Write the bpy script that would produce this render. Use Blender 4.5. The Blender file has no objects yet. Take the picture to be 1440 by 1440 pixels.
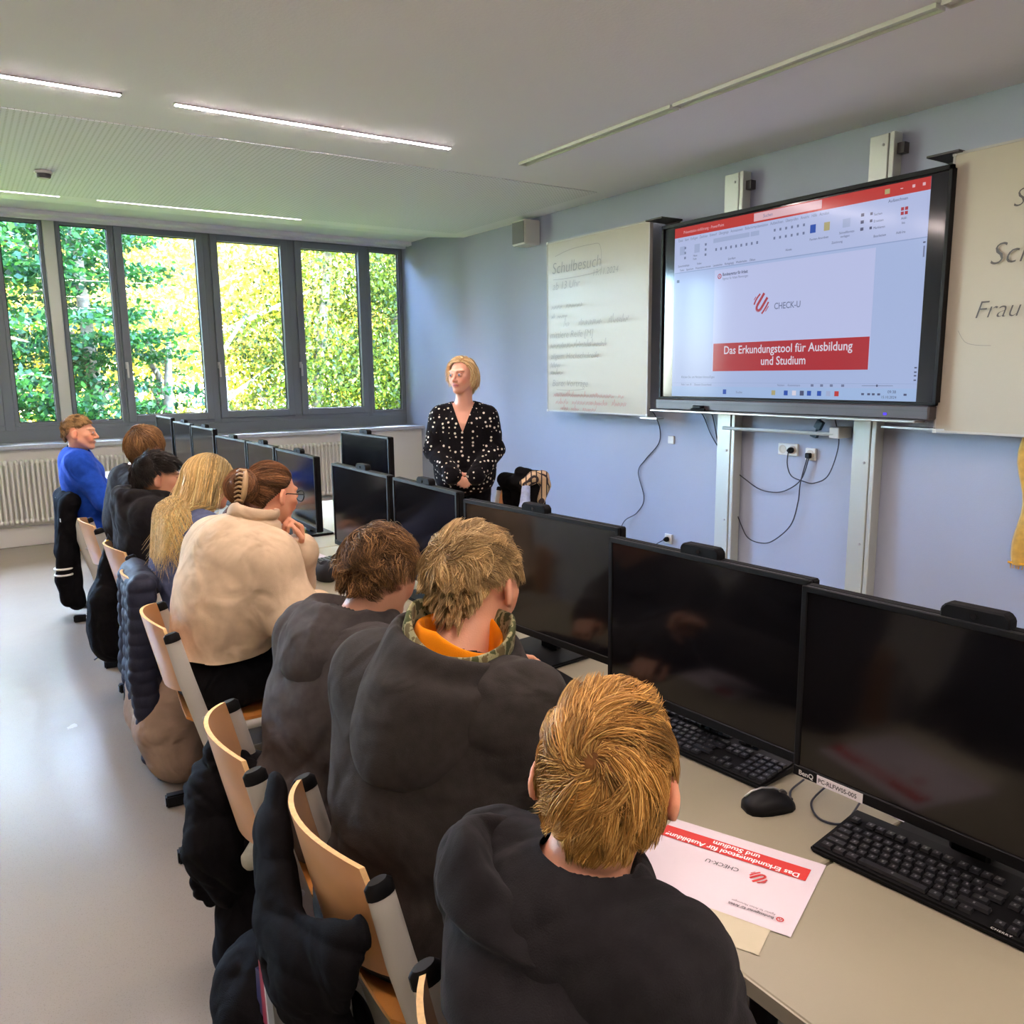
import bpy, bmesh, math, random
import numpy as np
from mathutils import Vector, Matrix

random.seed(7)
SC = bpy.context.scene
COL = SC.collection

# ------------------------------------------------------------------ camera
cam_data = bpy.data.cameras.new('camera')
cam = bpy.data.objects.new('camera', cam_data)
COL.objects.link(cam)
cam_data.sensor_width = 36.0
cam_data.lens = 36.0 * 1158.0 / 1440.0
cam_data.clip_start = 0.02
cam_data.clip_end = 300


def _n(v):
    v = np.array(v, float)
    return v / np.linalg.norm(v)


_Y = _n([-785, 187, -1158.]); _X = _n([1760, 215, -1158.])
_Z = _n(np.cross(_X, _Y)); _Y = _n(_Y - _Z * (_Y @ _Z)); _X = _n(np.cross(_Y, _Z))
_M = Matrix.Identity(4)
for _i, _r in enumerate((_X, _Y, _Z)):
    for _j in range(3):
        _M[_i][_j] = float(_r[_j])
_M.translation = (0, 0, 1.6)
cam.matrix_world = _M
SC.camera = cam

# ------------------------------------------------------------------ world, sun, exposure
SC.view_settings.view_transform = 'Standard'
SC.view_settings.look = 'None'
SC.view_settings.gamma = 1.0
SC.view_settings.use_curve_mapping = False
SC.view_settings.exposure = 0.0
SKY_STRENGTH = 14.5
SUN_STRENGTH = 78.0
LAMP_STRENGTH = 300.0

world = bpy.data.worlds.new('world')
SC.world = world
world.use_nodes = True
_nt = world.node_tree
_nt.nodes.clear()
_sky = _nt.nodes.new('ShaderNodeTexSky')
_sky.sky_type = 'NISHITA'
_sky.sun_disc = False
_sky.sun_elevation = math.radians(38)
_sky.sun_rotation = math.radians(20)
_bg = _nt.nodes.new('ShaderNodeBackground')
_bg.inputs['Strength'].default_value = SKY_STRENGTH
_wo = _nt.nodes.new('ShaderNodeOutputWorld')
_tint = _nt.nodes.new('ShaderNodeMix'); _tint.data_type = 'RGBA'; _tint.blend_type = 'MULTIPLY'
_tint.inputs[0].default_value = 1.0; _tint.inputs[7].default_value = (0.86, 1.0, 1.26, 1)
_nt.links.new(_sky.outputs[0], _tint.inputs[6])
_nt.links.new(_tint.outputs[2], _bg.inputs['Color'])
_nt.links.new(_bg.outputs[0], _wo.inputs['Surface'])

_sd = bpy.data.lights.new('sun', 'SUN')
_sd.energy = SUN_STRENGTH
_sd.angle = math.radians(1.0)
_sd.color = (1.0, 0.93, 0.74)
sun = bpy.data.objects.new('sun', _sd)
COL.objects.link(sun)
sun.location = (-10, 5, 20)
_sdir = Vector((0.80, 0.28, -0.75)).normalized()      # the way the light travels
sun.rotation_euler = _sdir.to_track_quat('-Z', 'Y').to_euler()

SC.cycles.max_bounces = 8
SC.cycles.diffuse_bounces = 5
SC.cycles.glossy_bounces = 3
SC.cycles.transmission_bounces = 4
SC.cycles.transparent_max_bounces = 8
SC.cycles.sample_clamp_indirect = 8.0
SC.cycles.caustics_reflective = False
SC.cycles.caustics_refractive = False


# ------------------------------------------------------------------ materials
def srgb(r, g, b):
    f = lambda c: c / 12.92 if c <= 0.04045 else ((c + 0.055) / 1.055) ** 2.4
    return (f(r / 255.), f(g / 255.), f(b / 255.), 1.0)


def mat(name, color, rough=0.6, metal=0.0, noise=0.0, nscale=8.0, bump=0.0, bscale=200.0, spec=0.5,
        emit=None, estr=0.0, attr=False, color2=None, trans=0.0, sheen=0.0, coat=0.0, ndet=3.0):
    m = bpy.data.materials.new(name)
    m.use_nodes = True
    nt = m.node_tree
    N, L = nt.nodes, nt.links
    p = N['Principled BSDF']
    p.inputs['Base Color'].default_value = color
    p.inputs['Roughness'].default_value = rough
    p.inputs['Metallic'].default_value = metal
    p.inputs['Specular IOR Level'].default_value = spec
    p.inputs['Sheen Weight'].default_value = sheen
    p.inputs['Coat Weight'].default_value = coat
    if trans:
        p.inputs['Transmission Weight'].default_value = trans
    if emit:
        p.inputs['Emission Color'].default_value = emit
        p.inputs['Emission Strength'].default_value = estr
    tc = N.new('ShaderNodeTexCoord')
    src = None
    if attr:
        a = N.new('ShaderNodeAttribute'); a.attribute_name = 'Col'
        src = a.outputs['Color']
    if noise > 0 or color2:
        n = N.new('ShaderNodeTexNoise'); n.inputs['Scale'].default_value = nscale
        n.inputs['Detail'].default_value = ndet
        L.new(tc.outputs['Object'], n.inputs['Vector'])
        r = N.new('ShaderNodeValToRGB')
        c = np.array(color[:3])
        c2 = np.array(color2[:3]) if color2 else c * (1 + noise)
        c1 = c if color2 else c * (1 - noise)
        r.color_ramp.elements[0].position = 0.35; r.color_ramp.elements[1].position = 0.65
        r.color_ramp.elements[0].color = (*c1, 1); r.color_ramp.elements[1].color = (*c2, 1)
        L.new(n.outputs['Fac'], r.inputs['Fac'])
        if src:
            mx = N.new('ShaderNodeMix'); mx.data_type = 'RGBA'; mx.blend_type = 'MULTIPLY'
            mx.inputs[0].default_value = 1.0
            L.new(src, mx.inputs[6]); L.new(r.outputs['Color'], mx.inputs[7])
            src = mx.outputs[2]
        else:
            src = r.outputs['Color']
    if src:
        L.new(src, p.inputs['Base Color'])
    if bump > 0:
        n = N.new('ShaderNodeTexNoise'); n.inputs['Scale'].default_value = bscale
        n.inputs['Detail'].default_value = 4.0
        L.new(tc.outputs['Object'], n.inputs['Vector'])
        b = N.new('ShaderNodeBump'); b.inputs['Strength'].default_value = bump
        b.inputs['Distance'].default_value = 0.01
        L.new(n.outputs['Fac'], b.inputs['Height'])
        L.new(b.outputs['Normal'], p.inputs['Normal'])
    return m


M = {}
M['ceiling'] = mat('ceiling_paint', srgb(240, 238, 250), 0.9, bump=0.15, bscale=60)
M['wall_blue'] = mat('blue_wall_paint', srgb(163, 170, 187), 0.85, noise=0.015, nscale=1.5, bump=0.12, bscale=150)
M['wall_white'] = mat('white_wall_paint', srgb(236, 234, 228), 0.85, bump=0.1, bscale=120)
M['sill'] = mat('sill_stone', srgb(200, 205, 215), 0.25, noise=0.05, nscale=60)
M['frame'] = mat('grey_window_frame', srgb(118, 124, 132), 0.42)
M['gasket'] = mat('black_gasket', srgb(25, 27, 30), 0.6)
M['white_metal'] = mat('white_enamel', srgb(236, 234, 228), 0.35)
M['post_metal'] = mat('pale_aluminium', srgb(196, 200, 192), 0.38, metal=0.35)
M['alu'] = mat('brushed_aluminium', srgb(200, 200, 200), 0.3, metal=0.9)
M['chair_metal'] = mat('grey_white_chair_steel', srgb(188, 184, 172), 0.45)
M['black_plastic'] = mat('black_plastic', srgb(13, 13, 14), 0.5, spec=.18)
M['black_matte'] = mat('matte_black_plastic', srgb(13, 13, 14), 0.7, spec=.10)
M['dark_grey'] = mat('dark_grey_plastic', srgb(60, 58, 58), 0.5)
M['screen'] = mat('black_screen_glass', srgb(12, 11, 13), 0.12, spec=0.55)
M['plywood'] = mat('beech_plywood', srgb(205, 150, 98), 0.35, noise=0.12, nscale=6, coat=0.3)
M['ply_edge'] = mat('plywood_edge', srgb(222, 180, 120), 0.5, noise=0.1, nscale=90)
M['seat_wood'] = mat('orange_varnished_plywood', srgb(196, 128, 60), 0.35, noise=0.12, nscale=6, coat=0.3)
M['desk'] = mat('cream_laminate', srgb(144, 137, 116), 0.4, noise=0.02, nscale=4, bump=0.03, bscale=400)
M['desk_edge'] = mat('grey_desk_edge', srgb(158, 150, 130), 0.5)
M['paper'] = mat('white_paper', srgb(206, 194, 200), 0.8)
M['paper2'] = mat('cream_paper', srgb(186, 178, 152), 0.8)
M['red_print'] = mat('red_print', srgb(196, 48, 42), 0.7)
M['white_print'] = mat('white_print', srgb(235, 230, 230), 0.7)
M['grey_print'] = mat('grey_print', srgb(70, 65, 68), 0.8)
M['board'] = mat('whiteboard_enamel', srgb(176, 169, 152), 0.3, spec=0.14)
M['board_frame'] = mat('board_frame_grey', srgb(176, 174, 168), 0.5)
M['ink'] = mat('grey_marker_ink', srgb(138, 134, 127), 0.7)
M['ink_dark'] = mat('dark_marker_ink', srgb(84, 82, 80), 0.7)
M['ink_red'] = mat('faded_red_marker_ink', srgb(176, 120, 112), 0.7)
M['plastic_white'] = mat('white_plastic', srgb(212, 212, 206), 0.4)
M['cable'] = mat('dark_cable', srgb(38, 42, 52), 0.5)
M['cable_blue'] = mat('dark_teal_plug', srgb(16, 60, 78), 0.5)
M['brass'] = mat('brass', srgb(190, 150, 70), 0.3, metal=0.9)


def glass_mat():
    m = bpy.data.materials.new('window_glass')
    m.use_nodes = True
    nt = m.node_tree; N, L = nt.nodes, nt.links
    N.clear()
    o = N.new('ShaderNodeOutputMaterial')
    t = N.new('ShaderNodeBsdfTransparent'); t.inputs[0].default_value = (0.96, 0.98, 0.97, 1)
    g = N.new('ShaderNodeBsdfGlossy'); g.inputs['Roughness'].default_value = 0.02
    mx = N.new('ShaderNodeMixShader')
    fr = N.new('ShaderNodeFresnel'); fr.inputs['IOR'].default_value = 1.35
    L.new(fr.outputs[0], mx.inputs[0]); L.new(t.outputs[0], mx.inputs[1]); L.new(g.outputs[0], mx.inputs[2])
    L.new(mx.outputs[0], o.inputs['Surface'])
    return m


M['glass'] = glass_mat()


def floor_mat():
    m = mat('pale_linoleum', srgb(134, 125, 112), 0.2, noise=0.012, nscale=1.3, spec=0.5)
    nt = m.node_tree; N, L = nt.nodes, nt.links
    p = N['Principled BSDF']
    tc = [n for n in N if n.type == 'TEX_COORD'][0]
    n = N.new('ShaderNodeTexNoise'); n.inputs['Scale'].default_value = 3.0; n.inputs['Detail'].default_value = 6
    L.new(tc.outputs['Object'], n.inputs['Vector'])
    mr = N.new('ShaderNodeMapRange')
    mr.inputs['To Min'].default_value = 0.20; mr.inputs['To Max'].default_value = 0.30
    L.new(n.outputs['Fac'], mr.inputs['Value']); L.new(mr.outputs[0], p.inputs['Roughness'])
    # scattered fine specks of the linoleum
    v = N.new('ShaderNodeTexNoise'); v.inputs['Scale'].default_value = 260; v.inputs['Detail'].default_value = 2
    L.new(tc.outputs['Object'], v.inputs['Vector'])
    r2 = N.new('ShaderNodeValToRGB')
    r2.color_ramp.elements[0].position = 0.30; r2.color_ramp.elements[0].color = (0.8, 0.79, 0.78, 1)
    r2.color_ramp.elements[1].position = 0.42; r2.color_ramp.elements[1].color = (1, 1, 1, 1)
    L.new(v.outputs['Fac'], r2.inputs['Fac'])
    mx = N.new('ShaderNodeMix'); mx.data_type = 'RGBA'; mx.blend_type = 'MULTIPLY'; mx.inputs[0].default_value = 1
    old = p.inputs['Base Color'].links[0].from_socket
    L.new(old, mx.inputs[6]); L.new(r2.outputs['Color'], mx.inputs[7]); L.new(mx.outputs[2], p.inputs['Base Color'])
    b = N.new('ShaderNodeBump'); b.inputs['Strength'].default_value = 0.12; b.inputs['Distance'].default_value = 0.01
    n2 = N.new('ShaderNodeTexNoise'); n2.inputs['Scale'].default_value = 9; n2.inputs['Detail'].default_value = 1
    L.new(tc.outputs['Object'], n2.inputs['Vector']); L.new(n2.outputs['Fac'], b.inputs['Height'])
    L.new(b.outputs['Normal'], p.inputs['Normal'])
    return m


M['floor'] = floor_mat()


def perf_mat():
    """acoustic plaster with a fine grid of round holes"""
    m = mat('perforated_acoustic_board', srgb(234, 233, 246), 0.9)
    nt = m.node_tree; N, L = nt.nodes, nt.links
    p = N['Principled BSDF']
    tc = [n for n in N if n.type == 'TEX_COORD'][0]
    sep = N.new('ShaderNodeSeparateXYZ'); L.new(tc.outputs['Object'], sep.inputs[0])
    outs = []
    for ax in ('X', 'Y'):
        mu = N.new('ShaderNodeMath'); mu.operation = 'MULTIPLY'; mu.inputs[1].default_value = 1 / 0.033
        L.new(sep.outputs[ax], mu.inputs[0])
        fr = N.new('ShaderNodeMath'); fr.operation = 'FRACT'; L.new(mu.outputs[0], fr.inputs[0])
        su = N.new('ShaderNodeMath'); su.operation = 'SUBTRACT'; su.inputs[1].default_value = 0.5
        L.new(fr.outputs[0], su.inputs[0])
        sq = N.new('ShaderNodeMath'); sq.operation = 'MULTIPLY'
        L.new(su.outputs[0], sq.inputs[0]); L.new(su.outputs[0], sq.inputs[1])
        outs.append(sq.outputs[0])
    ad = N.new('ShaderNodeMath'); ad.operation = 'ADD'; L.new(outs[0], ad.inputs[0]); L.new(outs[1], ad.inputs[1])
    lt = N.new('ShaderNodeMath'); lt.operation = 'LESS_THAN'; lt.inputs[1].default_value = 0.045
    L.new(ad.outputs[0], lt.inputs[0])
    mx = N.new('ShaderNodeMix'); mx.data_type = 'RGBA'
    mx.inputs[6].default_value = srgb(234, 233, 246); mx.inputs[7].default_value = srgb(190, 190, 198)
    L.new(lt.outputs[0], mx.inputs[0]); L.new(mx.outputs[2], p.inputs['Base Color'])
    return m


M['perf'] = perf_mat()


def emis(name, color, s):
    m = bpy.data.materials.new(name); m.use_nodes = True
    nt = m.node_tree; nt.nodes.clear()
    e = nt.nodes.new('ShaderNodeEmission'); e.inputs[0].default_value = color; e.inputs[1].default_value = s
    o = nt.nodes.new('ShaderNodeOutputMaterial'); nt.links.new(e.outputs[0], o.inputs[0])
    return m


M['lamp_on'] = emis('lamp_glow', (1.0, 0.82, 0.77, 1), LAMP_STRENGTH)
M['lamp_off'] = mat('opal_diffuser', srgb(200, 200, 196), 0.3)


def scr(name, r, g, b, s=0.75):
    """a lit screen colour under glossy cover glass"""
    m = bpy.data.materials.new(name); m.use_nodes = True
    p = m.node_tree.nodes['Principled BSDF']
    p.inputs['Base Color'].default_value = (0.01, 0.01, 0.012, 1)
    p.inputs['Roughness'].default_value = 0.12; p.inputs['Specular IOR Level'].default_value = 0.10
    p.inputs['Emission Color'].default_value = srgb(r, g, b)
    p.inputs['Emission Strength'].default_value = s
    return m


# ------------------------------------------------------------------ mesh helpers
def rotz(a):
    return Matrix.Rotation(a, 3, 'Z')


class MB:
    """collects shapes of one mesh"""

    def __init__(self):
        self.v = []; self.f = []; self.m = []; self.mi = 0

    def add(self, vs, fs):
        o = len(self.v)
        self.v += [tuple(map(float, p)) for p in vs]
        self.f += [tuple(i + o for i in f) for f in fs]
        self.m += [self.mi] * len(fs)
        return self

    def box(self, c, s, R=None):
        hx, hy, hz = s[0] / 2, s[1] / 2, s[2] / 2
        vs = [Vector((x, y, z)) for x in (-hx, hx) for y in (-hy, hy) for z in (-hz, hz)]
        if R is not None:
            vs = [R @ p for p in vs]
        c = Vector(c)
        vs = [p + c for p in vs]
        return self.add(vs, [(0, 1, 3, 2), (4, 6, 7, 5), (0, 4, 5, 1), (2, 3, 7, 6), (0, 2, 6, 4), (1, 5, 7, 3)])

    def bb(self, x0, x1, y0, y1, z0, z1):
        return self.box(((x0 + x1) / 2, (y0 + y1) / 2, (z0 + z1) / 2), (abs(x1 - x0), abs(y1 - y0), abs(z1 - z0)))

    def prism(self, poly, d, O=(0, 0, 0), U=(1, 0, 0), W=(0, 1, 0)):
        """poly: 2-D outline, extruded by d along U x W"""
        O, U, W = Vector(O), Vector(U), Vector(W)
        Nn = U.cross(W).normalized()
        n = len(poly)
        a = [O + U * p[0] + W * p[1] for p in poly]
        b = [p + Nn * d for p in a]
        fs = [tuple(range(n))[::-1], tuple(range(n, 2 * n))]
        fs += [(i, (i + 1) % n, n + (i + 1) % n, n + i) for i in range(n)]
        return self.add(a + b, fs)

    def tube(self, pts, r, n=8, cap=True, flat=None, closed=False):
        """pts: path; r: radius or list; flat=(axis, q): squash ring along axis by q"""
        P = [Vector(p) for p in pts]
        k = len(P)
        rs = r if hasattr(r, '__len__') else [r] * k
        rings = []
        up = None
        for i in range(k):
            if closed:
                t = (P[(i + 1) % k] - P[i - 1]).normalized()
            else:
                t = (P[min(i + 1, k - 1)] - P[max(i - 1, 0)]).normalized()
            if up is None:
                up = Vector((0, 0, 1)) if abs(t.z) < 0.9 else Vector((1, 0, 0))
            u = t.cross(up).normalized(); w = u.cross(t).normalized(); up = w
            ring = []
            for j in range(n):
                a = 2 * math.pi * j / n
                o = (u * math.cos(a) + w * math.sin(a)) * rs[i]
                if flat:
                    ax = Vector(flat[0]).normalized()
                    o = o - ax * o.dot(ax) * (1 - flat[1])
                ring.append(P[i] + o)
            rings += ring
        fs = []
        for i in range(k if closed else k - 1):
            i2 = (i + 1) % k
            for j in range(n):
                j2 = (j + 1) % n
                fs.append((i * n + j, i * n + j2, i2 * n + j2, i2 * n + j))
        if cap and not closed:
            fs.append(tuple(range(n))[::-1]); fs.append(tuple((k - 1) * n + j for j in range(n)))
        return self.add(rings, fs)

    def lathe(self, prof, c=(0, 0, 0), n=20, axis=(0, 0, 1)):
        ax = Vector(axis).normalized()
        q = Vector((0, 0, 1)).rotation_difference(ax)
        vs = []
        for r, z in prof:
            for j in range(n):
                a = 2 * math.pi * j / n
                vs.append(q @ Vector((r * math.cos(a), r * math.sin(a), z)) + Vector(c))
        fs = []
        for i in range(len(prof) - 1):
            for j in range(n):
                j2 = (j + 1) % n
                fs.append((i * n + j, i * n + j2, (i + 1) * n + j2, (i + 1) * n + j))
        fs.append(tuple(range(n))[::-1]); fs.append(tuple((len(prof) - 1) * n + j for j in range(n)))
        return self.add(vs, fs)

    def sphere(self, c, r, n=12, R=None):
        r = (r, r, r) if not hasattr(r, '__len__') else r
        vs = []; fs = []
        for i in range(1, n):
            th = math.pi * i / n
            for j in range(2 * n):
                ph = math.pi * j / n
                p = Vector((r[0] * math.sin(th) * math.cos(ph), r[1] * math.sin(th) * math.sin(ph), r[2] * math.cos(th)))
                vs.append((R @ p if R else p) + Vector(c))
        m = 2 * n
        top = len(vs); vs.append((R @ Vector((0, 0, r[2])) if R else Vector((0, 0, r[2]))) + Vector(c))
        bot = len(vs); vs.append((R @ Vector((0, 0, -r[2])) if R else Vector((0, 0, -r[2]))) + Vector(c))
        for i in range(n - 2):
            for j in range(m):
                j2 = (j + 1) % m
                fs.append((i * m + j, (i + 1) * m + j, (i + 1) * m + j2, i * m + j2))
        for j in range(m):
            j2 = (j + 1) % m
            fs.append((top, j, j2)); fs.append((bot, (n - 2) * m + j2, (n - 2) * m + j))
        return self.add(vs, fs)


def arc_pts(pts, steps=6):
    """Catmull-Rom through the points"""
    P = [Vector(p) for p in pts]
    out = []
    for i in range(len(P) - 1):
        p0 = P[max(i - 1, 0)]; p1 = P[i]; p2 = P[i + 1]; p3 = P[min(i + 2, len(P) - 1)]
        for s in range(steps):
            t = s / steps
            out.append(0.5 * ((2 * p1) + (p2 - p0) * t + (2 * p0 - 5 * p1 + 4 * p2 - p3) * t * t + (3 * p1 - p0 - 3 * p2 + p3) * t ** 3))
    out.append(P[-1])
    return out


def props(o, label=None, cat=None, group=None, kind=None):
    if label: o['label'] = label
    if cat: o['category'] = cat
    if group: o['group'] = group
    if kind: o['kind'] = kind
    return o


def mk(name, mb, m, parent=None, smooth=False, bevel=0.0, seg=1, off=None, label=None):
    me = bpy.data.meshes.new(name)
    vs = mb.v
    if off is not None:
        vs = [(a - off[0], b - off[1], c - off[2]) for a, b, c in vs]
    me.from_pydata(vs, [], mb.f)
    mats = m if isinstance(m, (list, tuple)) else [m]
    for x in mats:
        me.materials.append(M[x] if isinstance(x, str) else x)
    if len(mats) > 1:
        me.polygons.foreach_set('material_index', mb.m)
    bm = bmesh.new(); bm.from_mesh(me)
    if bevel:
        es = [e for e in bm.edges if len(e.link_faces) == 2 and e.calc_face_angle(0) > 0.6]
        bmesh.ops.bevel(bm, geom=es, offset=bevel, segments=seg, affect='EDGES', clamp_overlap=True)
    bmesh.ops.recalc_face_normals(bm, faces=bm.faces)
    bm.to_mesh(me); bm.free()
    if smooth:
        me.polygons.foreach_set('use_smooth', [True] * len(me.polygons))
        if smooth != 'all':
            try:
                me.set_sharp_from_angle(angle=0.7)
            except Exception:
                pass
    o = bpy.data.objects.new(name, me)
    COL.objects.link(o)
    if parent is not None:
        o.parent = parent
    if label: o['label'] = label
    return o


def thing(name, label, cat, loc=(0, 0, 0), rz=0.0, group=None, kind=None):
    o = bpy.data.objects.new(name, None)
    o.empty_display_size = 0.1
    COL.objects.link(o)
    o.location = loc; o.rotation_euler = (0, 0, rz)
    return props(o, label, cat, group, kind)


def base_of(mb):
    a = np.array(mb.v)
    return (float((a[:, 0].min() + a[:, 0].max()) / 2), float((a[:, 1].min() + a[:, 1].max()) / 2), float(a[:, 2].min()))


def mkt(name, mb, m, label=None, cat=None, group=None, kind=None, **kw):
    """a top-level thing that is one mesh, its origin at its base"""
    b = base_of(mb)
    o = mk(name, mb, m, off=b, **kw)
    o.location = b
    return props(o, label, cat, group, kind)


def dup(root, loc=None, rz=None, label=None, group=None):
    r = root.copy(); COL.objects.link(r)
    if loc is not None: r.location = loc
    if rz is not None: r.rotation_euler = (0, 0, rz)
    if label: r['label'] = label
    if group: r['group'] = group
    for ch in list(root.children):
        c = ch.copy(); COL.objects.link(c); c.parent = r
        for g in list(ch.children):
            d = g.copy(); COL.objects.link(d); d.parent = c
    return r


def text_mb(s, size, O, U, W, thick=0.0004, align='LEFT', shear=0.0, weight=0.0, squeeze=1.0, spacing=1.0):
    """flat lettering as a mesh: O origin, U reading direction, W up direction"""
    cu = bpy.data.curves.new('t', 'FONT')
    cu.body = s; cu.size = size; cu.align_x = align; cu.shear = shear; cu.offset = weight
    cu.resolution_u = 3; cu.space_character = spacing
    ob = bpy.data.objects.new('t', cu)
    COL.objects.link(ob)
    dg = bpy.context.evaluated_depsgraph_get()
    me = bpy.data.meshes.new_from_object(ob.evaluated_get(dg))
    O, U, W = Vector(O), Vector(U).normalized(), Vector(W).normalized()
    Nn = U.cross(W)
    mb = MB()
    mb.add([O + U * v.co.x * squeeze + W * v.co.y + Nn * thick for v in me.vertices], [tuple(p.vertices) for p in me.polygons])
    bpy.data.objects.remove(ob); bpy.data.curves.remove(cu); bpy.data.meshes.remove(me)
    return mb
# ================================================================== the room
XW, YG, ZC = 4.78, 9.62, 3.06          # blue wall plane, glass plane, ceiling height
XL, YB = -3.6, -2.6

mkt('floor', MB().bb(XL - .2, XW + .2, YB - .2, 9.3, -0.12, 0.0), 'floor', kind='structure')
mkt('wall_right', MB().bb(XW, XW + .25, YB - .2, YG + .12, 0, 3.35), 'wall_blue', kind='structure')
mkt('wall_left', MB().bb(XL - .25, XL, YB - .2, YG + .12, 0, 3.35), 'wall_white', kind='structure')
mkt('wall_back', MB().bb(XL, XW, YB - .25, YB, 0, 3.35), 'wall_white', kind='structure')
# parapet under the windows, with its plinth
mkt('wall_window', MB().bb(XL, XW, 9.18, 9.62, 0, 0.93), 'wall_white', kind='structure')
mkt('baseboard_window', MB().bb(XL, XW, 9.10, 9.178, 0, 0.185), 'wall_white', kind='structure', bevel=.004)
mkt('trim_1', MB().bb(XL, XW + .02, 9.11, 9.60, 0.93, 0.968), 'sill', kind='structure', bevel=.008, seg=2)
# ceiling: flat main field with a pocket for the acoustic board, then rising to the window head
c = MB()
c.bb(XL, XW, YB, 5.52, ZC, ZC + .25)
c.bb(XL, XW, 7.86, 7.905, ZC, ZC + .25)
c.bb(XL, XW, 7.94, 8.06, ZC, ZC + .25)
for _a, _b in ((XL, -.83), (.871, 1.147), (2.90, XW)):      # between the recessed slots of the last lamp row
    c.bb(_a, _b, 7.905, 7.94, ZC, ZC + .25)
c.bb(XL, XW, 7.905, 7.94, ZC + .075, ZC + .25)
c.bb(4.56, XW, 5.52, 7.86, ZC, ZC + .25)
c.bb(XL, 4.56, 5.52, 7.86, ZC + .05, ZC + .25)
c.prism([(8.06, ZC), (8.88, 3.175), (8.88, 3.42), (8.06, 3.42)], XW - XL, O=(XL, 0, 0), U=(0, 1, 0), W=(0, 0, 1))
c.bb(XL, XW, 8.88, 9.75, 3.175, 3.42)
mkt('ceiling', c, 'ceiling', kind='structure')
mkt('ceiling_panel', MB().bb(XL, 4.555, 5.525, 7.855, ZC - .004, ZC + .045), 'perf', kind='structure')
# blind casing along the window head
mkt('trim_2', MB().bb(XL, XW, 9.30, 9.40, 3.135, 3.175).bb(XL, XW, 9.46, 9.52, 3.12, 3.175), 'ceiling', kind='structure', bevel=.003)

# ---- windows
GY = YG


def window(n, x0, x1, z0, z1, opening, handle=None):
    root = thing('window_%d' % n, None, None, ((x0 + x1) / 2, GY, z0), kind='structure')
    off = ((x0 + x1) / 2, GY, z0)
    w = 0.075 if opening else 0.035
    d0, d1 = (GY - .075, GY + .02) if opening else (GY - .04, GY + .02)
    f = MB()
    a0, a1, b0, b1 = x0 - w, x1 + w, z0 - w, z1 + w
    f.bb(a0, x0, d0, d1, b0, b1); f.bb(x1, a1, d0, d1, b0, b1)
    f.bb(x0, x1, d0, d1, b0, z0); f.bb(x0, x1, d0, d1, z1, b1)
    mk('sash', f, 'frame', root, off=off, bevel=.004)
    g = MB()
    for (p, q, r, s) in ((x0, x0 + .008, z0, z1), (x1 - .008, x1, z0, z1), (x0, x1, z0, z0 + .008), (x0, x1, z1 - .008, z1)):
        g.bb(p, q, GY - .012, GY + .0, r, s)
    mk('gasket', g, 'gasket', root, off=off)
    mk('pane', MB().bb(x0, x1, GY + .002, GY + .008, z0, z1), 'glass', root, off=off)
    if handle is not None:
        h = MB()
        h.box((handle, d0 - .006, 1.72), (.03, .012, .07))
        h.tube([(handle, d0 - .01, 1.72), (handle, d0 - .05, 1.72)], .009, 8)
        h.box((handle, d0 - .05, 1.66), (.02, .014, .14))
        mk('handle', h, 'alu', root, off=off, bevel=.003)
    return root


# pane x0, x1, z0, z1, opens, handle x
_panes = [(-3.2, -2.5, 1.21, 3.055, True, None), (-2.3, -1.55, 1.21, 3.055, True, None), (-1.35, -0.62, 1.21, 3.055, True, None),
          (-0.42, 0.30, 1.21, 3.055, True, None),
          (0.50, 0.833, 1.16, 3.10, False, None), (1.02, 1.446, 1.16, 3.10, False, None),
          (1.58, 2.312, 1.20, 3.065, True, 1.525), (2.536, 3.236, 1.21, 3.055, True, 2.466),
          (3.477, 4.184, 1.21, 3.045, True, 3.40), (4.346, 4.722, 1.16, 3.07, False, None)]
for i, (x0, x1, z0, z1, op, hd) in enumerate(_panes):
    window(i + 1, x0, x1, z0, z1, op, hd)
# fixed outer frame: rails and the mullions between the sashes
fr = MB()
fr.bb(XL, XW, GY - .05, GY + .03, 0.96, 1.085)
fr.bb(XL, XW, GY - .05, GY + .03, 3.145, 3.18)
ed = [XL] + [v for p in _panes for v in (p[0] - (.076 if p[4] else .036), p[1] + (.076 if p[4] else .036))] + [XW]
for a, b in zip(ed[0::2], ed[1::2]):
    if b - a > .004:
        fr.bb(a, b, GY - .045, GY + .03, 1.08, 3.15)
for i, (x0, x1, z0, z1, op, hd) in enumerate(_panes):
    w = .076 if op else .036
    fr.bb(x0 - w, x1 + w, GY - .045, GY + .03, 1.08, z0 - w)
    fr.bb(x0 - w, x1 + w, GY - .045, GY + .03, z1 + w, 3.15)
mkt('window_frame', fr, 'frame', kind='structure', bevel=.003)
mkt('trim_3', MB().bb(.868, .972, GY - .085, GY - .046, 1.09, 3.14), 'post_metal', kind='structure', bevel=.004)

# ---- radiators under the windows
RF = 0.043


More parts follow.
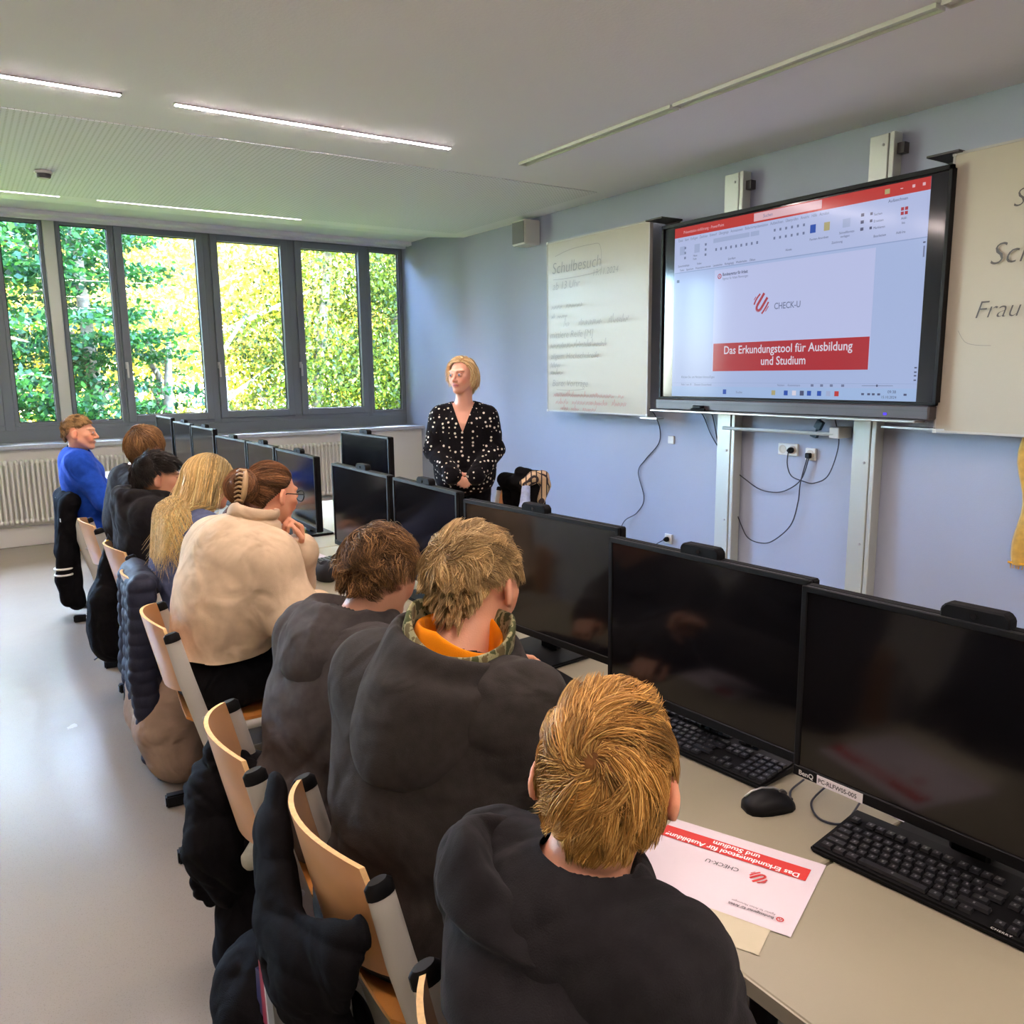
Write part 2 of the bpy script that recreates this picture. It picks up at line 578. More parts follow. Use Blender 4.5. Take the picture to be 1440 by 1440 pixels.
def radiator(name, label, x0, x1):
    root = thing(name, label, 'radiator', ((x0 + x1) / 2, 9.02, .22), group=None)
    off = ((x0 + x1) / 2, 9.02, .22)
    cols = MB(); head = MB()
    n = int((x1 - x0) / RF)
    for i in range(n):
        x = x0 + (i + .5) * RF
        for y in (8.985, 9.045):
            cols.tube([(x, y, .27), (x, y, .80)], .0125, 6, flat=((1, 0, 0), .95))
        head.sphere((x, 9.015, .255), (.021, .05, .028), 5)
        head.sphere((x, 9.015, .815), (.021, .05, .028), 5)
    o = mk('column', cols, 'white_metal', root, off=off, smooth=True); o['kind'] = 'stuff'
    o = mk('header', head, 'white_metal', root, off=off, smooth='all'); o['kind'] = 'stuff'
    for x in (x0 + .15, x1 - .15):
        for z in (.33, .70):
            mk('bracket', MB().bb(x - .012, x + .012, 9.03, 9.095, z, z + .03), 'white_metal', root, off=off)
        mk('pipe', MB().tube([(x - .05, 9.02, .26), (x - .05, 9.02, .20), (x - .05, 9.07, .16)], .009, 6), 'white_metal', root, off=off)


radiator('radiator', 'long white column radiator under the windows, at the left edge of the picture', -1.25, 1.98)
radiator('radiator', 'white column radiator under the windows, right of the far monitors and behind the teacher side', 2.35, 3.74)


# ---- ceiling lamps, recessed lines
def line_lamp(label, x0, x1, y, on, w=.028, group='recessed linear ceiling lamps', cat='lamp', dz=0):
    ZC = 3.06 + dz
    c = ((x0 + x1) / 2, y, ZC - .012)
    r = thing('linear_ceiling_lamp', label, cat, c, group=group)
    h = MB()
    for s in (-1, 1):
        h.bb(x0 - .006, x1 + .006, y + s * (w / 2 + .003) - .003, y + s * (w / 2 + .003) + .003, ZC - .010, ZC - .0005)
    h.bb(x0 - .008, x0 - .001, y - w / 2 - .006, y + w / 2 + .006, ZC - .010, ZC - .0005)
    h.bb(x1 + .001, x1 + .008, y - w / 2 - .006, y + w / 2 + .006, ZC - .010, ZC - .0005)
    mk('trim_ring', h, 'alu', r, off=c)
    mk('diffuser', MB().bb(x0, x1, y - w / 2, y + w / 2, ZC - .012, ZC - .001), 'lamp_on' if on else 'lamp_off', r, off=c)


line_lamp('bright linear ceiling lamp cut by the left edge of the picture', -.83, .871, 4.952, True)
line_lamp('long bright linear ceiling lamp, the right one of the two lit lines', 1.147, 2.848, 4.964, True)
line_lamp('thin linear ceiling lamp deep in its slot near the window head', 1.155, 2.89, 7.9225, True, w=.022, dz=.072)
line_lamp('thin deep set linear ceiling lamp above the boy in blue', -.82, .86, 7.9225, True, w=.022, dz=.072)
for _x in ((-.83, .871), (1.147, 2.848)):
    for _y in (2.10, -.75):
        line_lamp('lit linear ceiling lamp behind the photographer, %s, %s' % ('in the nearer row' if _y > 0 else 'in the rear row', 'left one' if _x[0] < 0 else 'right one'), _x[0], _x[1], _y, True)
# slot of the board lamp along the right wall
tr = thing('board_lamp', 'long unlit slot lamp in the ceiling running along the blue wall', 'lamp', (3.49, 3.2, ZC - .02))
for a, b in ((5.05, 3.56), (3.54, 2.05), (2.03, .55)):
    s_ = MB().bb(3.455, 3.462, b, a, ZC - .02, ZC - .001).bb(3.518, 3.525, b, a, ZC - .02, ZC - .001)
    s_.bb(3.462, 3.518, a - .006, a, ZC - .02, ZC - .001).bb(3.462, 3.518, b, b + .006, ZC - .02, ZC - .001)
    mk('housing', s_, 'plastic_white', tr, off=(3.49, 3.2, ZC - .02))
    mk('diffuser', MB().bb(3.463, 3.517, b + .007, a - .007, ZC - .008, ZC - .001), 'lamp_off', tr, off=(3.49, 3.2, ZC - .02))

# smoke detector
r = thing('smoke_detector', 'small white smoke detector on the ceiling near the windows', 'smoke detector', (.68, 7.0, ZC - .06))
mk('base', MB().lathe([(.055, .055), (.06, .05), (.058, .035)], n=24), 'plastic_white', r, smooth=True)
mk('sensor_cage', MB().lathe([(.05, .035), (.045, .012), (.030, .004), (.012, 0)], n=24), 'dark_grey', r, smooth=True)
mk('cap', MB().lathe([(.034, .006), (.030, .0), (.01, -.003)], n=20), 'plastic_white', r, smooth=True)

# loudspeaker on the blue wall
r = thing('wall_speaker', 'small white loudspeaker box high on the blue wall left of the whiteboard', 'loudspeaker', (4.69, 6.74, 2.80))
mk('cabinet', MB().bb(-.09, .088, -.11, .11, 0, .225), 'plastic_white', r, bevel=.008, seg=2)
gr = MB().bb(-.096, -.0905, -.095, .095, .015, .21)
mk('grille', gr, mat('speaker_cloth', srgb(128, 130, 134), .9, bump=.4, bscale=500), r)

# ================================================================== boards on the blue wall
def scribble(mb, y0, z0, length, h, seed, w=.004, x=4.574, slant=.25):
    """a line of joined handwriting: runs towards -y"""
    rnd = random.Random(seed)
    pts = []
    s = 0
    while s < length:
        if rnd.random() < .13:
            if len(pts) > 4:
                stroke(mb, pts, w, x)
            pts = []; s += h * .8; continue
        for k in range(4):
            t = s + k * h * .14
            zz = (0, .5, .08, .46)[k] * h * (1 + .9 * (rnd.random() < .16)) * rnd.uniform(.7, 1.2)
            pts.append((y0 - t - slant * zz, z0 + zz))
        s += h * rnd.uniform(.5, .75)
    if len(pts) > 4:
        stroke(mb, pts, w, x)


def stroke(mb, pts, w, x):
    P = [(p.x, p.y) for p in arc_pts([(a, b, 0) for a, b in pts], 3)]
    for (a, b), (c_, d) in zip(P[:-1], P[1:]):
        dx, dy = c_ - a, d - b
        L_ = math.hypot(dx, dy)
        if L_ < 1e-6: continue
        nx, ny = -dy / L_ * w / 2, dx / L_ * w / 2
        mb.add([(x, a + nx, b + ny), (x, a - nx, b - ny), (x, c_ - nx, d - ny), (x, c_ + nx, d + ny)], [(0, 1, 2, 3)])


def wboard(name, label, y0, y1, z0, z1, x=4.60):
    c = (x, (y0 + y1) / 2, z0)
    r = thing(name, label, 'whiteboard', c)
    mk('panel', MB().bb(x - .018, x + .008, y0 + .01, y1 - .01, z0 + .01, z1 - .01), 'board', r, off=c)
    f = MB()
    f.bb(x - .022, x + .012, y0, y0 + .012, z0, z1); f.bb(x - .022, x + .012, y1 - .012, y1, z0, z1)
    f.bb(x - .022, x + .012, y0, y1, z0, z0 + .012); f.bb(x - .022, x + .012, y0, y1, z1 - .012, z1)
    mk('frame', f, 'board_frame', r, off=c)
    k = MB()
    for yy in (y0 + .006, y1 - .006):
        for zz in (z0 + .006, z1 - .006):
            k.box((x - .02, yy, zz), (.01, .022, .022))
    mk('corner_cap', k, 'plastic_white', r, off=c, bevel=.003)
    return r, c


rb1, c1 = wboard('whiteboard', 'whiteboard with faint handwriting, hung left of the large display', 4.907, 6.257, 1.246, 2.752)
UL, WL = (0, -1, 0), (0, 0, 1)
XI = 4.5735
for s, sz, y, z, sh in (('Schulbesuch', .140, 6.17, 2.47, .15), ('ab 13 Uhr', .095, 6.16, 2.33, .2), ('19.11.2024', .075, 5.60, 2.40, .2),
                    ('mittlere Reife [M]', .085, 6.20, 1.905, .2), ('allgem. Hochschulreife', .075, 6.19, 1.72, .2),
                    ('Büro: Vorträge', .085, 6.17, 1.475, .2)):
    mk('handwriting', text_mb(s, sz, (XI, y, z), UL, WL, shear=sh, weight=-.012 * sz), 'ink', rb1, off=c1)
box_ = MB(); stroke(box_, [(6.12, 2.62), (5.9, 2.655), (5.6, 2.66), (5.50, 2.64), (5.48, 2.5), (5.52, 2.43), (5.9, 2.415), (6.15, 2.42)], .004, XI)
sc = MB()
for i, (y, z, ln, h) in enumerate(((6.18, 2.16, .45, .06), (6.18, 2.08, .3, .05), (6.0, 2.0, .86, .075), (6.2, 1.815, .8, .075),
                                   (6.2, 1.64, .16, .07), (6.2, 1.58, .2, .06))):
    scribble(sc, y, z, ln, h, i, w=.0035, x=XI)
stroke(sc, [(6.1, 1.445), (5.9, 1.44), (5.7, 1.452)], .004, XI)
mk('handwriting', sc, 'ink', rb1, off=c1); mk('drawn_box', box_, 'ink', rb1, off=c1)
sr = MB()
for i, (y, z, ln, h) in enumerate(((6.15, 1.38, .95, .06), (6.2, 1.315, 1.18, .06), (6.05, 1.262, .5, .05))):
    scribble(sr, y, z, ln, h, 20 + i, w=.0035, x=XI)
mk('handwriting', sr, 'ink_red', rb1, off=c1, label='faded red handwriting')

rb2, c2 = wboard('whiteboard', 'whiteboard right of the large display, cut by the picture edge', 1.21, 2.56, 1.243, 2.735)
for s, sz, y, z in (('Stu', .13, 2.235, 2.405), ('Schu', .16, 2.33, 2.13), ('Frau H', .13, 2.385, 1.86)):
    mk('handwriting', text_mb(s, sz, (XI, y, z), UL, WL, shear=.3, weight=-.014 * sz), 'ink_dark', rb2, off=c2)
uz = MB(); stroke(uz, [(2.46, 1.80), (2.42, 1.74), (2.36, 1.72), (2.28, 1.715)], .003, XI)
mk('handwriting', uz, 'ink', rb2, off=c2)

# the posts that carry boards and display
for y0, y1, lb in ((4.105, 4.262, 'pale metal post on the blue wall behind the display, the left one of the pair'),
                   (2.985, 3.135, 'pale metal post on the blue wall behind the display, the right one of the pair')):
    c = (4.70, (y0 + y1) / 2, 0)
    r = thing('wall_post', lb, 'post', c, group='posts behind the display')
    mk('channel', MB().bb(4.685, 4.775, y0 + .03, y1, 0, 2.96), 'post_metal', r, off=c, bevel=.004)
    mk('side_rail', MB().bb(4.69, 4.775, y0 - .005, y0 + .027, 0, 2.965), 'post_metal', r, off=c, bevel=.004)
    b = MB()
    for z in (.5, 1.02, 2.90):
        b.lathe([(.008, 0), (.008, .006), (.003, .009)], (4.685, y0 + .06, z), 8, axis=(-1, 0, 0))
    mk('screw', b, 'alu', r, off=c)
    mk('bracket', MB().bb(4.72, 4.77, y0 - .05, y0 - .006, 2.84, 2.90), 'dark_grey', r, off=c)

# carrier arms of the boards
for y, z, lb in ((4.83, 2.735, 'dark sloping bracket at the top between left whiteboard and display'),
                 (2.60, 2.73, 'dark sloping bracket at the top between display and right whiteboard')):
    m_ = MB().prism([(0, 0), (.16, .0), (.16, .03), (0, .012)], .06, O=(4.50, y + .03, z), U=(0, -1, 0), W=(0, 0, 1))
    m_ = MB().bb(4.54, 4.76, y - .09, y + .09, z, z + .012)
    m_.prism([(-.09, 0), (.09, 0), (0, -.05)], .012, O=(4.74, y, z), U=(0, 1, 0), W=(0, 0, 1))
    mkt('board_bracket', m_, 'dark_grey', lb, 'bracket', bevel=.002)
for y0, y1, z, lb in ((4.80, 4.99, 1.225, 'thin metal rail under the gap left of the display'), (2.5, 2.88, 1.252, 'thin metal rail under the right end of the display')):
    mkt('board_rail', MB().bb(4.58, 4.66, y0, y1, z, z + .012), 'alu', lb, 'rail')

# ---- the large display
XD = 4.54
c = (4.6, 3.63, 1.30)
tv = thing('presentation_display', 'very large wall display showing a presentation slide with a red banner', 'display', c)
mk('housing', MB().bb(4.552, 4.66, 2.535, 4.725, 1.40, 2.665), 'black_plastic', tv, off=c, bevel=.01, seg=2)
f = MB()
f.bb(4.53, 4.556, 2.53, 4.73, 2.645, 2.672); f.bb(4.53, 4.556, 2.53, 4.73, 1.392, 1.408)
f.bb(4.53, 4.556, 4.708, 4.73, 1.392, 2.672); f.bb(4.53, 4.556, 2.53, 2.552, 1.392, 2.672)
mk('bezel', f, 'black_plastic', tv, off=c, bevel=.003)
mk('speaker_bar', MB().bb(4.50, 4.62, 2.55, 4.73, 1.312, 1.393), mat('dark_brown_grey_bar', srgb(70, 64, 66), .4), tv, off=c, bevel=.008)
mk('bar_groove', MB().bb(4.497, 4.501, 2.56, 4.72, 1.362, 1.366), 'dark_grey', tv, off=c)
mk('pen_ledge', MB().bb(4.45, 4.56, 2.60, 4.74, 1.297, 1.312), 'alu', tv, off=c, bevel=.004)
mk('power_light', MB().bb(4.496, 4.50, 2.80, 2.822, 1.333, 1.347), emis('violet_power_light', srgb(90, 70, 255), 1.6), tv, off=c, bevel=.002)
glassm = mat('display_glass', srgb(30, 31, 35), .10, spec=.35)
scrn = mk('screen', MB().bb(XD + .006, XD + .012, 2.552, 4.708, 1.408, 2.645), glassm, tv, off=c)


def ui(name, y0, y1, z0, z1, m, lvl=1, parent=None):
    x = XD + .006 - .0012 * lvl
    return mk(name, MB().bb(x, x + .001, min(y0, y1), max(y0, y1), min(z0, z1), max(z0, z1)), m, scrn, off=c)


def uit(s, size, y, z, m, lvl=4, align='LEFT', weight=0.0, squeeze=1.0):
    return mk('lettering', text_mb(s, size, (XD + .006 - .0012 * lvl, y, z), UL, WL, thick=0, align=align, weight=weight, squeeze=squeeze), m, scrn, off=c)


S = dict(bg=scr('screen_pale_blue', 184, 202, 246), rib=scr('screen_ribbon', 196, 208, 250), slide=scr('screen_white', 205, 213, 255),
         red=scr('screen_red', 206, 66, 62), banner=scr('screen_banner_red', 190, 52, 60), white=scr('screen_bright_white', 238, 234, 250),
         pink=scr('screen_pale_pink', 240, 196, 206), text=scr('screen_text_grey', 128, 138, 176, .7), dark=scr('screen_dark', 92, 98, 134, .65),
         blue=scr('screen_icon_blue', 54, 92, 190), line=scr('screen_line', 160, 178, 224), task=scr('screen_taskbar', 176, 204, 248),
         logo=scr('screen_logo_red', 186, 66, 78), yel=scr('screen_icon_yellow', 190, 180, 130), pale=scr('screen_field', 176, 190, 230))
yl, yr = 4.60, 2.655
ui('desktop', yl, yr, 1.413, 2.634, S['bg'])
ui('title_bar', yl, yr, 2.565, 2.634, S['red'], 2)
ui('search_field', 3.867, 3.344, 2.577, 2.628, S['pink'], 3)
ui('ribbon', yl, yr, 2.318, 2.565, S['rib'], 2)
ui('ribbon_line', yl, yr, 2.312, 2.318, S['line'], 3)
ui('slide', 4.20, 2.962, 1.596, 2.297, S['slide'], 2)
ui('banner', 4.192, 2.967, 1.596, 1.790, S['banner'], 3)
ui('taskbar', yl, yr, 1.413, 1.486, S['task'], 2)
ui('status_line', yl, yr, 1.512, 1.514, S['line'], 3)
uit('Das Erkundungstool für Ausbildung', .0785, 3.585, 1.715, S['white'], 4, 'CENTER', .0008, .905)
uit('und Studium', .0785, 3.585, 1.635, S['white'], 4, 'CENTER', .0008, .905)
uit('CHECK-U', .058, 3.672, 1.995, S['text'], 4, weight=.0006, squeeze=.83)
uit('Bundesagentur für Arbeit', .030, 4.125, 2.252, S['dark'], 4, weight=.0006, squeeze=.72)
uit('Agentur für Arbeit Memmingen', .024, 4.125, 2.225, S['text'], 4, squeeze=.74)
uit('Präsentation einführung - PowerPoint', .028, 4.51, 2.588, S['pink'], 4, squeeze=.9)
uit('Suchen', .030, 3.79, 2.592, S['text'], 4, squeeze=.9)
uit('Datei   Start   Einfügen   Zeichnen   Entwurf   Übergänge   Animationen   Bildschirmpräsentation   Aufzeichnen   Überprüfen   Ansicht   Hilfe   Acrobat', .026, 4.56, 2.535, S['text'], 4, squeeze=.80)
uit('Klicken Sie, um Notizen hinzuzufügen', .024, 4.50, 1.548, S['text'], 4, squeeze=.9)
uit('Folie 1 von 19      Deutsch (Deutschland)', .020, 4.50, 1.494, S['text'], 4, squeeze=.9)
uit('Notizen     Kommentare', .020, 3.62, 1.494, S['text'], 4, squeeze=.9)
uit('Suche', .024, 3.97, 1.442, S['text'], 4)
uit('09:38', .024, 2.83, 1.458, S['dark'], 4); uit('15.10.2024', .022, 2.87, 1.428, S['dark'], 4)
for s, y, z in (('Zwischenablage', 4.56, 2.355), ('Folien', 4.37, 2.355), ('Schriftart', 4.08, 2.355), ('Absatz', 3.60, 2.355), ('Zeichnung', 3.26, 2.355),
                ('Bearbeiten', 2.98, 2.355), ('Add-Ins', 2.84, 2.355), ('Neue', 4.41, 2.415), ('Folie', 4.41, 2.392), ('Formen Anordnen', 3.42, 2.395),
                ('Schnellformat-', 3.21, 2.405), ('vorlagen', 3.20, 2.383), ('Suchen', 2.985, 2.478), ('Ersetzen', 2.985, 2.440), ('Markieren', 2.985, 2.402), ('Add-', 2.815, 2.43), ('Ins', 2.81, 2.405),
                ('Teilen    Speichern    Präsentation starten    Lesezeichen    Rückgängig    Wiederholen    Öffnen', 4.54, 2.325)):
    uit(s, .020, y, z, S['dark'], 4, squeeze=.9)
uit('Aufzeichnen', .024, 2.90, 2.535, S['dark'], 4)
for y in (4.545, 4.40):
    ui('icon', y, y - .05, 2.44, 2.50, S['pale'], 3)
for k, y in enumerate((4.30, 4.50)):
    for z in (2.49, 2.455, 2.42):
        ui('icon', y, y - .016, z - .012, z + .004, S['text'], 3)
ui('font_field', 4.22, 3.90, 2.485, 2.515, S['pale'], 3); ui('size_field', 3.89, 3.82, 2.485, 2.515, S['pale'], 3)
for i in range(9):
    ui('icon', 4.20 - i * .045, 4.186 - i * .045, 2.43, 2.448, S['text'], 3)
for i in range(6):
    ui('icon', 3.70 - i * .045, 3.686 - i * .045, 2.49, 2.506, S['text'], 3)
    ui('icon', 3.70 - i * .045, 3.686 - i * .045, 2.44, 2.456, S['text'], 3)
ui('shapes_icon', 3.42, 3.38, 2.44, 2.49, S['blue'], 3); ui('arrange_icon', 3.32, 3.28, 2.44, 2.49, S['yel'], 3)
ui('style_icon', 3.19, 3.14, 2.44, 2.49, S['pale'], 3)
for z in (2.485, 2.445, 2.405):
    ui('icon', 3.07, 3.05, z, z + .018, S['dark'], 3); ui('icon', 3.01, 2.995, z, z + .015, S['dark'], 3)
for a, b in ((0, 0), (1, 0), (0, 1), (1, 1)):
    ui('addin_icon', 2.82 - a * .024, 2.802 - a * .024, 2.455 + b * .024, 2.473 + b * .024, S['logo'], 3)
ui('scroll_bar', 2.672, 2.664, 2.21, 2.27, S['text'], 3)
for z in (2.285, 1.60, 1.575, 1.555, 1.53):
    ui('scroll_arrow', 2.676, 2.662, z, z + .008, S['dark'], 3)
ui('thumbnail_icon', 4.57, 4.545, 2.245, 2.265, S['dark'], 3)
ui('zoom_line', 3.0, 2.80, 1.5, 1.502, S['dark'], 3); ui('zoom_knob', 2.905, 2.895, 1.495, 1.508, S['dark'], 4)
for y in (3.36, 3.29, 3.22, 3.14):
    ui('view_icon', y, y - .02, 1.493, 1.508, S['text'], 3)
ui('start_icon', 4.09, 4.06, 1.435, 1.468, S['blue'], 3)
for y, k in ((3.665, 'yel'), (3.565, 'blue'), (3.50, 'white'), (3.44, 'dark'), (3.385, 'blue'), (3.31, 'blue'), (3.245, 'pale'), (3.185, 'red')):
    ui('task_icon', y, y - .03, 1.435, 1.466, S[k], 3)
for y in (2.97, 2.93, 2.90, 2.865, 2.70):
    ui('tray_icon', y + .03, y + .012, 1.445, 1.457, S['dark'], 3)
ui('window_button', 2.83, 2.815, 2.598, 2.601, S['white'], 4)
for y in (2.76, 2.70):
    ui('window_button', y, y - .016, 2.592, 2.608, S['pink'], 4)
ui('user_icon', 2.925, 2.895, 2.585, 2.612, S['yel'], 4)


def logo_mb(O, U, W, r):
    """round mark: a slanted U with two slashes beside it, cut to a disc"""
    O, U, W = Vector(O), Vector(U).normalized(), Vector(W).normalized()
    mb = MB()
    a = math.radians(-36)
    ca, sa = math.cos(a), math.sin(a)

    def P(x, y):
        return O + (U * (x * ca - y * sa) + W * (x * sa + y * ca)) * r

    def strip(pts, w):
        for (x0, y0), (x1, y1) in zip(pts[:-1], pts[1:]):
            dx, dy = x1 - x0, y1 - y0
            l = math.hypot(dx, dy); nx, ny = -dy / l * w / 2, dx / l * w / 2
            mb.add([P(x0 + nx, y0 + ny), P(x0 - nx, y0 - ny), P(x1 - nx, y1 - ny), P(x1 + nx, y1 + ny)], [(0, 1, 2, 3)])
    u = [(-.30, .92), (-.30, -.25)]
    u += [(-.02 + .28 * math.cos(t), -.35 + .42 * math.sin(t)) for t in np.linspace(math.pi, 2 * math.pi, 14)]
    u += [(.26, .80)]
    strip(u, .26)
    strip([(-.62 - .12 * math.sin(t), t_) for t, t_ in zip(np.linspace(.3, 2.8, 9), np.linspace(.62, -.55, 9))], .17)
    strip([(-.93, .15), (-.93, -.22)], .08)
    strip([(.60 + .06 * math.sin(t), t_) for t, t_ in zip(np.linspace(.3, 2.8, 9), np.linspace(.55, -.72, 9))], .17)
    strip([(.86, .25), (.86, -.32)], .09)
    return mb


mk('logo', logo_mb((XD + .006 - .0048, 3.777, 2.04), UL, WL, .071), S['logo'], scrn, off=c)


def ring_mb(O, U, W, r, w, n=24):
    O, U, W = Vector(O), Vector(U).normalized(), Vector(W).normalized()
    mb = MB(); vs = []
    for i in range(n):
        a = 2 * math.pi * i / n
        d = U * math.cos(a) + W * math.sin(a)
        vs += [O + d * r, O + d * (r - w)]
    mb.add(vs, [(2 * i, 2 * i + 1, (2 * i + 3) % (2 * n), (2 * i + 2) % (2 * n)) for i in range(n)])
    mb.add([O + U * -.5 * r + W * -.5 * r, O + U * -.2 * r + W * -.5 * r, O + W * .45 * r, O + U * .2 * r + W * -.5 * r, O + U * .5 * r + W * -.5 * r, O + W * .75 * r], [(0, 1, 2, 5), (5, 2, 3, 4)])
    return mb


mk('agency_mark', ring_mb((XD + .006 - .0048, 4.152, 2.252), UL, WL, .018, .006), S['logo'], scrn, off=c)

# pens and leads on the ledge
mkt('marker_pen', MB().tube([(4.48, 4.33, 1.322), (4.48, 4.20, 1.322)], .010, 8), 'black_plastic', 'black pen lying on the ledge under the display', 'pen')
mkt('ledge_adapter', MB().bb(4.455, 4.50, 4.22, 4.30, 1.333, 1.352), 'black_plastic', 'small black adapter on the display ledge', 'adapter', bevel=.004)


def cable(label, pts, r=.004, m='cable', name='cable', group=None):
    P = arc_pts(pts, 8)
    return mkt(name, MB().tube(P, r, 6), m, label, 'cable', group, smooth='all')


# rail with its grey box, sockets, plugs
r = thing('shelf_rail', 'thin horizontal grey rail between the two wall posts', 'rail', (4.64, 3.72, 1.18))
mk('tube', MB().tube([(4.64, 4.165, 1.186), (4.64, 3.24, 1.190)], .012, 8), 'post_metal', r, off=(4.64, 3.72, 1.18), smooth=True)
mk('clamp_plate', MB().bb(4.63, 4.77, 3.20, 3.27, 1.165, 1.235), 'plastic_white', r, off=(4.64, 3.72, 1.18), bevel=.004)


def socket(label, ys, z, n_):
    c = (4.775, ys, z)
    r = thing('wall_socket', label, 'socket', c)
    mk('plate', MB().bb(4.762, 4.7795, ys - n_ * .041, ys + n_ * .041, z - .041, z + .041), 'plastic_white', r, off=c, bevel=.004)
    for i in range(n_):
        y = ys + (n_ - 1) * .041 - i * .082
        mk('insert', MB().lathe([(.030, 0), (.030, .003), (.021, .003), (.019, .0005)], (4.762, y, z), 20, axis=(-1, 0, 0)), mat('socket_cream', srgb(196, 186, 168), .5), r, off=c, smooth=True)
    return r


socket('double wall socket under the display with a black plug', 3.685, 1.055, 2)
socket('single wall socket with two thin plugs, right of the double one', 3.50, 1.035, 1)
socket('white wall socket low on the blue wall above the monitors', 4.83, .235, 1)
mkt('blank_wall_plate', MB().bb(4.765, 4.7795, 4.79, 4.86, 1.02, 1.085), 'plastic_white', 'small blank white plate on the blue wall left of the left post', 'wall plate', bevel=.004)
mkt('power_plug', MB().lathe([(.020, 0), (.021, .02), (.014, .035), (.008, .045)], (4.755, 3.645, 1.053), 12, axis=(-1, 0, 0)), 'black_plastic', 'round black plug in the double socket', 'plug', smooth=True)
mkt('power_plug', MB().box((4.742, 3.50, 1.028), (.03, .04, .035)), 'black_plastic', 'square black plug in the single socket', 'plug', bevel=.006)
mkt('power_plug', MB().lathe([(.020, 0), (.021, .02), (.014, .035), (.008, .045)], (4.755, 4.825, .235), 12, axis=(-1, 0, 0)), 'black_plastic', 'round black plug in the low white socket', 'plug', smooth=True)
cable('thin dark cable hanging from the left end of the display down the blue wall', [(4.60, 4.90, 1.305), (4.70, 4.943, 1.25), (4.765, 4.95, 1.13), (4.77, 4.97, 1.009), (4.77, 5.12, .87), (4.77, 5.207, .753), (4.77, 5.131, .536), (4.77, 5.22, .40), (4.74, 5.353, .302), (4.7, 5.40, .1), (4.70, 5.42, .004)])
cable('left one of two short cables crossing behind the left post', [(4.70, 4.49, 1.31), (4.765, 4.48, 1.26), (4.77, 4.40, 1.12), (4.77, 4.278, .974), (4.772, 4.22, .90)])
cable('right one of two short cables crossing behind the left post', [(4.70, 4.40, 1.31), (4.765, 4.39, 1.27), (4.765, 4.33, 1.08), (4.765, 4.268, .895), (4.772, 4.22, .74)])
cable('dark cable swinging from the left post up to the single socket', [(4.76, 4.14, .86), (4.765, 4.05, .81), (4.75, 3.913, .756), (4.75, 3.78, .745), (4.75, 3.666, .774), (4.75, 3.553, .86), (4.745, 3.497, 1.01)])
cable('long dark cable loop hanging lowest below the wall sockets', [(4.76, 4.14, .60), (4.76, 4.07, .47), (4.75, 3.993, .383), (4.75, 3.88, .362), (4.75, 3.769, .394), (4.75, 3.623, .529), (4.75, 3.57, .70), (4.75, 3.558, .835), (4.745, 3.51, 1.01)])
cable('dark cable loop from the double socket up behind the display', [(4.72, 3.645, 1.05), (4.72, 3.65, .96), (4.73, 3.62, .88), (4.74, 3.53, .85), (4.74, 3.439, .847), (4.74, 3.333, .915), (4.74, 3.271, 1.12), (4.72, 3.291, 1.271), (4.70, 3.30, 1.33)])
cable('short white grey lead plugged into the low white socket', [(4.72, 4.825, .235), (4.70, 4.88, .20), (4.72, 4.98, .14)], .004)
m_ = MB().box((4.72, 3.41, 1.24), (.03, .05, .06), Matrix.Rotation(.5, 3, 'X')).box((4.73, 3.45, 1.17), (.03, .05, .03), Matrix.Rotation(.3, 3, 'X'))
m_.tube([(4.72, 3.40, 1.31), (4.72, 3.41, 1.26), (4.725, 3.44, 1.18)], .008, 8)
mkt('cable_connector', m_, 'cable_blue', 'dark teal connector hanging behind the display underside', 'connector', bevel=.004)

# ---- yellow cloth hanging at the right picture edge
m_ = MB()
ny, nz = 30, 14
vs = []
for k in range(nz):
    z = 1.26 - .72 * k / (nz - 1)
    for i in range(ny):
        t = i / (ny - 1)
        y = 2.14 - .75 * t + .02 * math.sin(k * .7) * (1 - t)
        x = 4.72 - .03 * math.sin(t * 22 + .5 * math.sin(k * .5)) - .012 * math.sin(t * 51)
        vs.append((x, y, z))
fs = [(k * ny + i, k * ny + i + 1, (k + 1) * ny + i + 1, (k + 1) * ny + i) for k in range(nz - 1) for i in range(ny - 1)]
n0 = len(vs)
vs2 = [(x + .004, y, z) for x, y, z in vs]
m_.add(vs + vs2, fs + [tuple(j + n0 for j in f[::-1]) for f in fs] + [(k * ny, (k + 1) * ny, n0 + (k + 1) * ny, n0 + k * ny) for k in range(nz - 1)])
c = (4.72, 1.76, .52)
r = thing('hanging_cloth', 'golden yellow cloth hanging on the blue wall at the right picture edge', 'cloth', c)
gold = mat('gold_yellow_cloth', srgb(198, 150, 52), .6, noise=.12, nscale=30, bump=.3, bscale=300, sheen=.3)
mk('fabric', m_, gold, r, off=c, smooth='all')
fg = MB()
rnd = random.Random(3)
for i in range(60):
    y = 2.15 - .75 * i / 59 + rnd.uniform(-.004, .004)
    fg.tube([(4.715, y, .545), (4.715 + rnd.uniform(-.004, .004), y + rnd.uniform(-.006, .006), .515)], .0022, 4)
fg.tube([(4.712, 2.15, .545), (4.70, 2.155, .55), (4.705, 1.39, .545)], .006, 6)
o = mk('fringe', fg, mat('gold_fringe', srgb(226, 160, 30), .6), r, off=c); o['kind'] = 'stuff'

